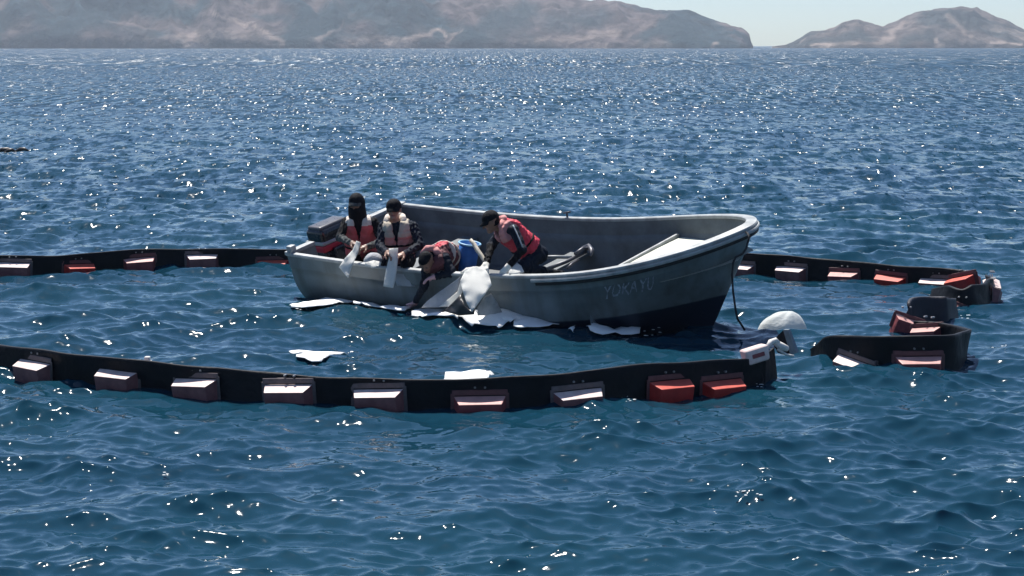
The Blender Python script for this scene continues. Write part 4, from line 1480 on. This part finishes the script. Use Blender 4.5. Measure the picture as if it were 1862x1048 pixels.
# ------------------------------------------------------------------ people
def surface_nets(Fd, org, h):
    """naive surface nets: a smooth quad mesh of the zero level of a grid"""
    ins = Fd < 0
    nx, ny, nz = Fd.shape
    c = [Fd[i:nx - 1 + i, j:ny - 1 + j, k:nz - 1 + k] for i in (0, 1) for j in (0, 1) for k in (0, 1)]
    s = sum((q < 0).astype(np.int8) for q in c)
    act = (s > 0) & (s < 8)
    ids = -np.ones(act.shape, np.int64)
    cells = np.argwhere(act)
    ids[act] = np.arange(len(cells))
    cv = np.stack([q[act] for q in c], 1)
    corner = np.array([(i, j, k) for i in (0, 1) for j in (0, 1) for k in (0, 1)], float)
    acc = np.zeros((len(cells), 3)); cnt = np.zeros(len(cells))
    for a in range(8):
        for b in range(a + 1, 8):
            if np.abs(corner[a] - corner[b]).sum() != 1:
                continue
            fa, fb = cv[:, a], cv[:, b]
            m = (fa < 0) != (fb < 0)
            t = np.where(m, fa / np.where(m, fa - fb, 1), 0)
            acc[m] += (corner[a] + t[:, None] * (corner[b] - corner[a]))[m]
            cnt[m] += 1
    V = (cells + acc / cnt[:, None]) * h + org
    quads = []
    for ax in range(3):
        a0 = [slice(1, -1)] * 3
        lo = [slice(1, -1)] * 3; hi = [slice(1, -1)] * 3
        lo[ax] = slice(0, -1); hi[ax] = slice(1, None)
        A = ins[tuple(lo)]; B = ins[tuple(hi)]
        for flip, m in ((False, A & ~B), (True, ~A & B)):
            e = np.argwhere(m)
            if not len(e):
                continue
            e = e + np.array([1 if i != ax else 0 for i in range(3)])
            u_, v_ = (ax + 1) % 3, (ax + 2) % 3
            du = np.zeros(3, int); du[u_] = 1
            dv = np.zeros(3, int); dv[v_] = 1
            g = lambda q: ids[q[:, 0], q[:, 1], q[:, 2]]
            Q = np.stack([g(e - du - dv), g(e - dv), g(e), g(e - du)], 1)
            quads.append(Q[:, ::-1] if flip else Q)
    Q = np.concatenate(quads)
    Q = Q[(Q >= 0).all(1)]
    return V, Q


class Body:
    """a smooth union of tapered capsules; each carries a material tag"""
    def __init__(self):
        self.p = []

    def cap(self, a, b, ra, rb, tagname, k=0.035):
        self.p.append((np.array(a, float), np.array(b, float), ra, rb, tagname, k))

    def dist(self, P, prim):
        a, b, ra, rb = prim[:4]
        ab = b - a
        L2 = max(float(ab @ ab), 1e-9)
        t = np.clip(((P - a) @ ab) / L2, 0, 1)
        return np.linalg.norm(P - (a + t[..., None] * ab), axis=-1) - (ra + (rb - ra) * t)

    def field(self, h, grow=0.0, pad=0.06, prims=None):
        prims = self.p if prims is None else prims
        lo = np.min([np.minimum(q[0] - q[2], q[1] - q[3]) for q in prims], 0) - pad - grow
        hi = np.max([np.maximum(q[0] + q[2], q[1] + q[3]) for q in prims], 0) + pad + grow
        n = np.ceil((hi - lo) / h).astype(int) + 1
        Fd = np.full(n, 0.5, np.float32)
        ax = [lo[i] + h * np.arange(n[i]) for i in range(3)]
        for q in prims:
            k = q[5]
            r = max(q[2], q[3]) + grow + k + 2.5 * h
            a0 = np.floor((np.minimum(q[0], q[1]) - r - lo) / h).astype(int).clip(0)
            a1 = np.minimum(np.ceil((np.maximum(q[0], q[1]) + r - lo) / h).astype(int) + 1, n)
            sl = tuple(slice(a0[i], a1[i]) for i in range(3))
            Pg = np.stack(np.meshgrid(*[ax[i][sl[i]] for i in range(3)], indexing='ij'), -1)
            d = self.dist(Pg, q) - grow
            f = Fd[sl]
            hh = np.clip(0.5 + 0.5 * (f - d) / k, 0, 1)
            Fd[sl] = np.where(f > 0.4, np.minimum(f, d), f * (1 - hh) + d * hh - k * hh * (1 - hh))
        return Fd, lo, ax

    def tags(self, C):
        D = np.stack([self.dist(C, q) for q in self.p], 1)
        return np.argmin(D, 1)


def hand(B, wrist, dirv, normal, tagname, curl=0.5, side=1, scale=1.0):
    """palm, four unequal curled fingers and a thumb from the palm's side"""
    w = np.array(wrist, float)
    d = np.array(dirv, float); d /= np.linalg.norm(d)
    n = np.array(normal, float); n -= d * (n @ d); n /= np.linalg.norm(n)
    s = np.cross(d, n) * side
    S_ = scale
    B.cap(w, w + d * 0.03 * S_, 0.028 * S_, 0.03 * S_, tagname, 0.02)
    for o in (-0.022, 0.0, 0.022):
        B.cap(w + d * 0.03 * S_ + s * o * 0.8 * S_, w + d * 0.088 * S_ + s * o * S_, 0.018 * S_, 0.016 * S_, tagname, 0.012)
    for o, ln in ((-0.033, 0.060), (-0.011, 0.078), (0.011, 0.084), (0.033, 0.074)):
        base = w + d * 0.088 * S_ + s * o * S_
        ang = 0
        p = base
        for seg, fr in ((0, 0.45), (1, 0.32), (2, 0.23)):
            ang += curl * (0.8, 0.9, 0.6)[seg]
            v = d * math.cos(ang) - n * math.sin(ang)
            q = p + v * ln * fr * S_
            B.cap(p, q, 0.0108 * S_, 0.0098 * S_, tagname, 0.006)
            p = q
    tb = w + d * 0.032 * S_ + s * 0.03 * S_
    t1 = tb + (d * 0.55 + s * 0.75 - n * 0.35) * 0.045 * S_
    t2 = t1 + (d * 0.85 + s * 0.2 - n * 0.5) * 0.036 * S_
    B.cap(tb, t1, 0.0145 * S_, 0.012 * S_, tagname, 0.01)
    B.cap(t1, t2, 0.012 * S_, 0.010 * S_, tagname, 0.006)


def wrinkle(V, Q, amount, weight, seed, seam=None):
    """push a cloth surface in and out: folds, and the grooves between foam panels"""
    a, b, c, d = V[Q[:, 0]], V[Q[:, 1]], V[Q[:, 2]], V[Q[:, 3]]
    fn = np.cross(c - a, d - b)
    N = np.zeros_like(V)
    for k_ in range(4):
        np.add.at(N, Q[:, k_], fn)
    N /= np.linalg.norm(N, axis=1)[:, None] + 1e-12
    x, y, z = V[:, 0], V[:, 1], V[:, 2]
    w = (np.sin(38 * z + 9 * np.sin(17 * x + seed) + 7 * np.sin(13 * y)) + 0.7 * np.sin(61 * x - 40 * z + 5 * np.sin(23 * y + seed)) + 0.5 * np.sin(55 * y + 47 * z + 4 * np.sin(31 * x)))
    off = amount * w / 1.6 * weight
    if seam is not None:
        off = off - seam
    return V + N * off[:, None]


def person(label, J, look, up, mats, vest, cap_spec, hands, neck_wide=None, hair=True, group='crew of the grey motorboat'):
    """J: joints as world points. look/up: facing and crown direction of the head."""
    J = {k_: np.array(v, float) for k_, v in J.items()}
    B = Body()
    sh = (J['shL'] + J['shR']) / 2
    lat = J['shR'] - J['shL']; lat /= np.linalg.norm(lat)
    spine = sh - J['pelvis']; spine /= np.linalg.norm(spine)
    lat = lat - spine * (lat @ spine); lat /= np.linalg.norm(lat)
    fwd = np.cross(lat, spine); fwd /= np.linalg.norm(fwd)
    if fwd @ np.array(look) < 0:
        fwd = -fwd
    chest = J['chest']
    waist = (chest * 0.45 + J['pelvis'] * 0.55)
    T = mats['top']
    core = []
    def c(a, b, ra, rb, k=0.05):
        B.cap(a, b, ra, rb, T, k); core.append(B.p[-1])
    for s_ in (-1, 1):
        c(chest + lat * 0.075 * s_ + spine * 0.06, waist + lat * 0.055 * s_, 0.115, 0.105)
        c(waist + lat * 0.055 * s_, J['pelvis'] + lat * 0.065 * s_, 0.105, 0.115)
    c(J['shL'] * 0.8 + J['shR'] * 0.2 - spine * 0.02, J['shR'] * 0.8 + J['shL'] * 0.2 - spine * 0.02, 0.075, 0.075)
    B.cap(sh, J['neck'], 0.075, 0.06, T, 0.04)
    hd = J['head']
    look = np.array(look, float); look /= np.linalg.norm(look)
    upv = np.array(up, float); upv -= look * (upv @ look); upv /= np.linalg.norm(upv)
    ear = np.cross(look, upv)
    SK = mats['skin']
    B.cap(J['neck'], hd - upv * 0.06 - look * 0.02, 0.056, 0.054, mats.get('neck', SK), 0.03)
    # skull, jaw, chin, nose, brow, ears
    B.cap(hd + upv * 0.035 - look * 0.03, hd + upv * 0.03 + look * 0.012, 0.084, 0.080, SK, 0.03)
    B.cap(hd - upv * 0.02 + look * 0.02, hd - upv * 0.075 + look * 0.048, 0.066, 0.042, SK, 0.03)
    B.cap(hd - upv * 0.088 + look * 0.062, hd - upv * 0.09 + look * 0.068, 0.026, 0.024, SK, 0.02)
    B.cap(hd + upv * 0.018 + look * 0.088, hd - upv * 0.022 + look * 0.112, 0.010, 0.014, SK, 0.012)
    for s_ in (-1, 1):
        B.cap(hd + upv * 0.022 + look * 0.075 + ear * 0.015 * s_, hd + upv * 0.022 + look * 0.068 + ear * 0.045 * s_, 0.012, 0.012, SK, 0.012)
        B.cap(hd + upv * 0.01 + ear * 0.08 * s_ - look * 0.01, hd - upv * 0.025 + ear * 0.082 * s_ - look * 0.005, 0.014, 0.010, SK, 0.008)
        B.cap(hd - upv * 0.02 + look * 0.062 + ear * 0.035 * s_, hd - upv * 0.03 + look * 0.06 + ear * 0.036 * s_, 0.024, 0.022, SK, 0.02)
    for side in ('L', 'R'):
        s0 = J['sh' + side]; e = J['el' + side]; w = J['ha' + side]
        B.cap(s0, e, 0.064, 0.048, T, 0.045)
        B.cap(e, w, 0.048, 0.036, mats.get('fore', T), 0.03)
        d = hands[side].get('dir', w - e)
        hand(B, w, d, hands[side]['n'], hands[side]['mat'], hands[side].get('curl', 0.5), hands[side].get('side', 1), hands[side].get('scale', 1.08))
        hp = J['pelvis'] + lat * 0.095 * (-1 if side == 'L' else 1)
        k_, f_ = J['kn' + side], J['fo' + side]
        B.cap(hp, k_, 0.092, 0.068, mats['leg'], 0.05)
        B.cap(k_, f_, 0.066, 0.044, mats['leg'], 0.03)
        toe = f_ + J.get('toe' + side, look * np.array([1, 1, 0])) / (np.linalg.norm(J.get('toe' + side, look * np.array([1, 1, 0]))) + 1e-9) * 0.15
        B.cap(f_ - np.array([0, 0, 0.02]), toe - np.array([0, 0, 0.03]), 0.046, 0.036, mats['shoe'], 0.02)
    h = 0.0085
    Fd, lo, ax = B.field(h)
    V, Q = surface_nets(Fd, lo, h)
    C = V[Q].mean(1)
    pv_ = np.array([0.0 if (q[4].startswith('skin') or q[4].startswith('glove')) else 1.0 for q in B.p])
    V = wrinkle(V, Q, 0.0075, pv_[B.tags(V)], 5)
    names = []
    for q in B.p:
        if q[4] not in names:
            names.append(q[4])
    names += ['eye', 'lips']
    pt = np.array([names.index(q[4]) for q in B.p])
    mi_ = pt[B.tags(C)]
    head_face = mi_ == names.index(SK)
    for s_ in (-1, 1):
        ep = hd + upv * 0.004 + look * 0.082 + ear * 0.031 * s_
        mi_ = np.where(head_face & (np.linalg.norm((C - ep) * 1.0, axis=1) < 0.013), names.index('eye'), mi_)
    mp = hd - upv * 0.052 + look * 0.09
    dd = C - mp
    mi_ = np.where(head_face & (np.abs(dd @ upv) < 0.009) & (np.abs(dd @ ear) < 0.026) & (dd @ look > -0.04), names.index('lips'), mi_)
    # hair at the back and sides of the head
    if hair:
        rel_ = C - hd
        hm = head_face & ((rel_ @ look < 0.0) & (rel_ @ upv > -0.055) & (np.abs(rel_ @ ear) < 0.078) | ((rel_ @ upv > 0.06)))
        names.append(hair if isinstance(hair, str) else 'cloth_black')
        mi_ = np.where(hm, len(names) - 1, mi_)
    base = Vector((float(J['pelvis'][0]), float(J['pelvis'][1]), float(min(J['foL'][2], J['foR'][2]) - 0.05)))
    root = empty('person', base, label, 'person', group)
    mesh_obj('body', V, Q, [M[x] for x in names], root, mat_idx=mi_, world_verts=True)

    def shell(name, fd, ax_, mats_, sel=None, parent=root):
        lo_ = np.array([a[0] for a in ax_])
        v, qd = surface_nets(fd, lo_, ax_[0][1] - ax_[0][0])
        if len(qd) == 0:
            return None
        cc = v[qd].mean(1)
        if name == 'life_vest':
            r_ = v - chest
            u_ = r_ @ spine
            sm = 0.010 * np.exp(-((np.mod(u_ + 0.02, 0.105) - 0.05) / 0.010) ** 2)
            v = wrinkle(v, qd, 0.005, np.ones(len(v)), 2, sm)
        return mesh_obj(name, v, qd, [M[x] for x in mats_], parent, mat_idx=(sel(cc) if sel else None), world_verts=True)

    # life vest: the trunk, swollen, cut at waist, arms, neck and the front opening
    h2 = 0.011
    fd, lo2, ax2 = B.field(h2, grow=0.038, pad=0.08, prims=core)
    Pg = np.stack(np.meshgrid(*ax2, indexing='ij'), -1)
    rel_ = Pg - chest
    up_c = rel_ @ spine; la = rel_ @ lat; fo = rel_ @ fwd
    cut = np.maximum(fd, -(up_c + vest.get('low', 0.26)))                      # hem
    cut = np.maximum(cut, np.abs(la) - 0.205 + 0.25 * np.clip(up_c - 0.02, 0, 0.2))   # arm holes
    nk = np.linalg.norm(Pg - J['neck'] - spine * 0.02, axis=-1) - 0.088
    cut = np.maximum(cut, -nk)
    if vest.get('vee', True):
        vee = np.maximum(np.abs(la) - (0.010 + vest.get('open_', 0.3) * np.clip(up_c + 0.02, 0, 0.3)), -fo)
        cut = np.maximum(cut, -np.maximum(vee, -(up_c + 0.06)))
    def two(cc):
        r = cc - chest
        return np.where(vest['split'](r @ spine, r @ lat, r @ fwd), 1, 0)
    vo = shell('life_vest', cut, ax2, vest['mats'], two)
    if vest.get('label'):
        vo['label'] = vest['label']
    belt = B.field(h2, grow=0.047, pad=0.08, prims=core)[0]
    for lv in vest.get('belts', (-0.13,)):
        fdb, _, axb = B.field(h2, grow=0.047, pad=0.08, prims=core)
        Pb = np.stack(np.meshgrid(*axb, indexing='ij'), -1)
        rb = Pb - chest
        fdb = np.maximum(fdb, np.abs(rb @ spine - lv) - 0.013)
        shell('strap', fdb, axb, [vest.get('beltmat', 'cloth_black')], parent=vo)
    if vest.get('collar'):
        V_, F_ = [], []
        parts = []
        for s_ in (-1, 1):
            pts_ = [Vector(J['neck'] + lat * 0.085 * s_ - fwd * 0.06 + spine * 0.055), Vector(J['neck'] + lat * 0.10 * s_ + fwd * 0.01 + spine * 0.045),
                    Vector(J['neck'] + lat * 0.095 * s_ + fwd * 0.09 - spine * 0.03)]
            parts.append(tube(pts_, 0.04, 10, [0.042, 0.044, 0.026]))
        parts.append(tube([Vector(J['neck'] - lat * 0.085 - fwd * 0.06 + spine * 0.055), Vector(J['neck'] - fwd * 0.10 + spine * 0.05), Vector(J['neck'] + lat * 0.085 - fwd * 0.06 + spine * 0.055)], 0.042, 10))
        V_, F_ = joined(*parts)
        inv = parent_matrix(vo).inverted()
        mesh_obj('collar', [inv @ v for v in V_], F_, M[vest['collar']], vo)
    # buckles on the straps
    for lv in vest.get('belts', (-0.13,)):
        if vest.get('vee', True):
            pc = chest + spine * lv + fwd * 0.5
            # nearest vest point in front
            vv = np.array([list(parent_matrix(vo) @ v_.co) for v_ in vo.data.vertices])
            rel2 = vv - chest
            score = np.abs(rel2 @ spine - lv) * 3 + np.abs(rel2 @ lat) * 3 - rel2 @ fwd
            b0 = vv[int(np.argmin(score))] + fwd * 0.012
            bmk = bmesh.new()
            Rk = Matrix((Vector(lat), Vector(fwd), Vector(np.cross(lat, fwd)))).transposed().to_4x4()
            bm_box(bmk, (0.055, 0.016, 0.036), parent_matrix(vo).inverted() @ Matrix.Translation(Vector(b0)) @ Rk, 0.004, 1)
            bm_obj('buckle', bmk, M['cloth_black'], vo)
    # pale piping down the outside of the sleeves
    if vest.get('piping'):
        for side in vest['piping']:
            s0, e = J['sh' + side], J['el' + side]
            ax_d = (e - s0) / np.linalg.norm(e - s0)
            out_ = np.array([0, -0.75, 0.65]); out_ = out_ - ax_d * (out_ @ ax_d); out_ /= np.linalg.norm(out_)
            pts_ = [Vector(s0 + (e - s0) * t_ + out_ * (0.064 + (0.048 - 0.064) * t_ + 0.002 + 0.012 * math.sin(math.pi * t_))) for t_ in np.linspace(-0.1, 1.0, 10)]
            V_, F_ = tube(pts_, 0.0085, 6)
            inv = parent_matrix(root).inverted()
            mesh_obj('sleeve_piping', [inv @ q_ for q_ in V_], F_, M['piping'], root)
    # neck gaiter or hood
    if neck_wide:
        NB_ = Body()
        NB_.cap(hd - upv * 0.07 + look * 0.02, J['neck'] + fwd * 0.02, 0.090, 0.115, 'x', 0.05)
        NB_.cap(J['neck'] + fwd * 0.04, J['neck'] + fwd * 0.12 - spine * 0.13, 0.09, 0.045, 'x', 0.06)
        NB_.cap(hd - look * 0.03 + upv * 0.01, hd - look * 0.02 - upv * 0.08, 0.104, 0.10, 'x', 0.06)
        fdn, _, axn = NB_.field(0.011)
        Pn = np.stack(np.meshgrid(*axn, indexing='ij'), -1)
        rr = Pn - hd
        face = np.maximum(np.maximum(np.abs(rr @ ear) - 0.06, -(rr @ upv + 0.03)), -(rr @ look - 0.03))
        fdn = np.maximum(fdn, -face)
        o_ = shell('hood', fdn, axn, [neck_wide])
    # cap
    if cap_spec:
        Rm = frame_from(upv, look)                      # columns: look-ish, side, up
        M4 = Matrix.Translation(Vector(hd + upv * 0.028 - look * 0.012)) @ Rm.to_4x4()
        inv = parent_matrix(root).inverted()
        V_, F_ = [], []
        n, mm = 24, 8
        for j in range(mm + 1):
            t = j / mm
            z = math.sin(t * math.pi / 2); r_ = math.cos(t * math.pi / 2)
            for i in range(n):
                a = 2 * math.pi * i / n
                V_.append(inv @ (M4 @ Vector((0.108 * r_ * math.cos(a), 0.097 * r_ * math.sin(a), 0.100 * z + (0.012 if j else 0.0)))))
        F_ = [(j * n + i, j * n + (i + 1) % n, (j + 1) * n + (i + 1) % n, (j + 1) * n + i) for j in range(mm) for i in range(n)]
        co = mesh_obj('cap', V_, F_, M[cap_spec['mat']], root)
        V_, F_ = [], []
        n2 = 12
        for lev in (0.0, 0.006):
            for i in range(n2 + 1):
                a = -1.15 + 2.3 * i / n2
                V_.append(inv @ (M4 @ Vector((0.100 * math.cos(a), 0.092 * math.sin(a), 0.012 + lev))))
                V_.append(inv @ (M4 @ Vector((0.100 * math.cos(a) + 0.058 * math.cos(a) ** 0.6, 0.088 * math.sin(a), -0.012 + lev - 0.02 * abs(math.sin(a))))))
        q_ = 2 * (n2 + 1)
        for i in range(n2):
            F_.append((2 * i, 2 * i + 1, 2 * i + 3, 2 * i + 2))
            F_.append((q_ + 2 * i, q_ + 2 * i + 2, q_ + 2 * i + 3, q_ + 2 * i + 1))
            F_.append((2 * i + 1, q_ + 2 * i + 1, q_ + 2 * i + 3, 2 * i + 3))
        mesh_obj('visor', V_, F_, M[cap_spec.get('visor', cap_spec['mat'])], co)
    return root


D = at_depth
# hooded person at the stern
person('person in dark hood, cap and faded red life vest seated at the boat stern',
       dict(head=D(648, 371, 23.55), neck=D(651, 394, 23.66), chest=D(654, 424, 23.68), pelvis=D(660, 466, 23.75),
            shL=D(630, 404, 23.62), shR=D(681, 405, 23.62), elL=D(618, 432, 23.45), elR=D(694, 440, 23.5), haL=D(638, 442, 23.2), haR=D(668, 449, 23.2),
            knL=D(640, 476, 23.28), knR=D(680, 476, 23.28), foL=D(650, 505, 23.75), foR=D(684, 506, 23.75)),
       (-0.22, -0.95, -0.22), (0, -0.1, 1),
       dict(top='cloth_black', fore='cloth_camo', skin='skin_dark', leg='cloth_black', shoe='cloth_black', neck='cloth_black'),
       dict(mats=['vest_red', 'vest_pale'], split=lambda u_, l_, f_: (u_ > 0.15), open_=0.22, belts=(-0.15,), low=0.30, label='faded red life vest with pale shoulders', collar=None),
       dict(mat='cloth_black', visor='cloth_camo'),
       dict(L=dict(n=(0, -0.3, 1), mat='skin_dark', curl=0.7, side=1, dir=(0.75, -0.5, -0.1)), R=dict(n=(0, -0.3, 1), mat='skin_dark', curl=0.7, side=-1, dir=(-0.75, -0.5, -0.1))),
       neck_wide='cloth_black')
# second seated person with the beige vest
person('person in dark cap, navy jacket and beige life vest holding a white strip',
       dict(head=D(716, 382, 22.85), neck=D(719, 405, 22.95), chest=D(722, 432, 22.98), pelvis=D(728, 472, 23.08),
            shL=D(697, 412, 22.93), shR=D(750, 412, 22.93), elL=D(690, 446, 22.78), elR=D(764, 446, 22.8), haL=D(702, 459, 22.5), haR=D(736, 462, 22.5),
            knL=D(704, 482, 22.72), knR=D(739, 481, 22.50), foL=D(706, 506, 23.25), foR=D(742, 504, 23.2)),
       (-0.08, -0.97, -0.16), (0, -0.1, 1),
       dict(top='cloth_navy', fore='cloth_navy', skin='skin', leg='cloth_black', shoe='cloth_black'),
       dict(mats=['vest_pink', 'vest_beige'], split=lambda u_, l_, f_: u_ > 0.07, open_=0.16, belts=(-0.05, -0.2), low=0.30, label='beige life vest with pink lower half', collar='vest_pale'),
       dict(mat='cloth_black'),
       dict(L=dict(n=(0, -0.3, 1), mat='skin', curl=0.7, side=1, dir=(0.6, -0.6, -0.2)), R=dict(n=(0, -0.3, 1), mat='skin', curl=0.7, side=-1, dir=(-0.7, -0.5, -0.15))))
# person bent double over the gunwale, arm in the water
person('person bent head down over the gunwale reaching a pink glove to the water',
       dict(head=D(775, 476, 21.98), neck=D(786, 466, 22.12), chest=D(802, 466, 22.38), pelvis=D(836, 478, 22.76),
            shL=D(777, 484, 22.08), shR=D(808, 470, 22.06), elL=D(771, 520, 22.12), elR=D(822, 496, 21.98), haL=D(757, 547, 22.36), haR=D(794, 503, 21.98),
            knL=D(818, 506, 22.62), knR=D(842, 504, 22.55), foL=D(850, 512, 22.98), foR=D(872, 508, 22.9), toeL=(0.6, 0.6, 0), toeR=(0.6, 0.6, 0)),
       (-0.25, -0.55, -0.8), (-0.35, -0.75, 0.55),
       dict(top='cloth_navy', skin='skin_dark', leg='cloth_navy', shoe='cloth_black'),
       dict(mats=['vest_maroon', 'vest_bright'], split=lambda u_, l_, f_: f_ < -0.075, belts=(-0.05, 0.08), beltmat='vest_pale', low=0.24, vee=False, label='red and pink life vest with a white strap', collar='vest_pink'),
       None,
       dict(L=dict(n=(0.5, -0.8, 0.2), mat='glove_pink', curl=0.35, side=1, scale=1.2), R=dict(n=(0, 0, 1), mat='glove_pink', curl=0.4, side=1, scale=1.1)),
       hair='cloth_black')
# kneeling man in the bright red vest
person('kneeling man in dark cap and bright red vest with white gloves at mid boat',
       dict(head=D(893, 404, 21.80), neck=D(912, 414, 21.86), chest=D(932, 428, 21.88), pelvis=D(974, 462, 21.98),
            shL=D(913, 416, 22.08), shR=D(934, 418, 21.66), elL=D(893, 448, 22.0), elR=D(950, 454, 21.52), haL=D(884, 480, 21.72), haR=D(927, 482, 21.50),
            knL=D(952, 490, 21.95), knR=D(948, 488, 21.62), foL=D(1002, 494, 22.15), foR=D(998, 494, 21.85), toeL=(1, 0.4, 0), toeR=(1, 0.4, 0)),
       (-0.86, -0.25, -0.42), (-0.35, -0.05, 0.95),
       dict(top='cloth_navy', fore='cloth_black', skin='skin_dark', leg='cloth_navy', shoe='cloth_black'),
       dict(mats=['vest_bright', 'vest_pink'], split=lambda u_, l_, f_: (u_ > 0.05) & (f_ > -0.08), belts=(-0.16,), piping=('R',), low=0.27, label='bright red life vest with pink collar', collar='vest_pink'),
       dict(mat='cloth_black'),
       dict(L=dict(n=(-0.3, -0.6, 0.7), mat='glove_white', curl=0.6, side=1, scale=1.25), R=dict(n=(-0.2, -0.7, 0.6), mat='glove_white', curl=0.6, side=-1, scale=1.25)),
       hair='cloth_black')
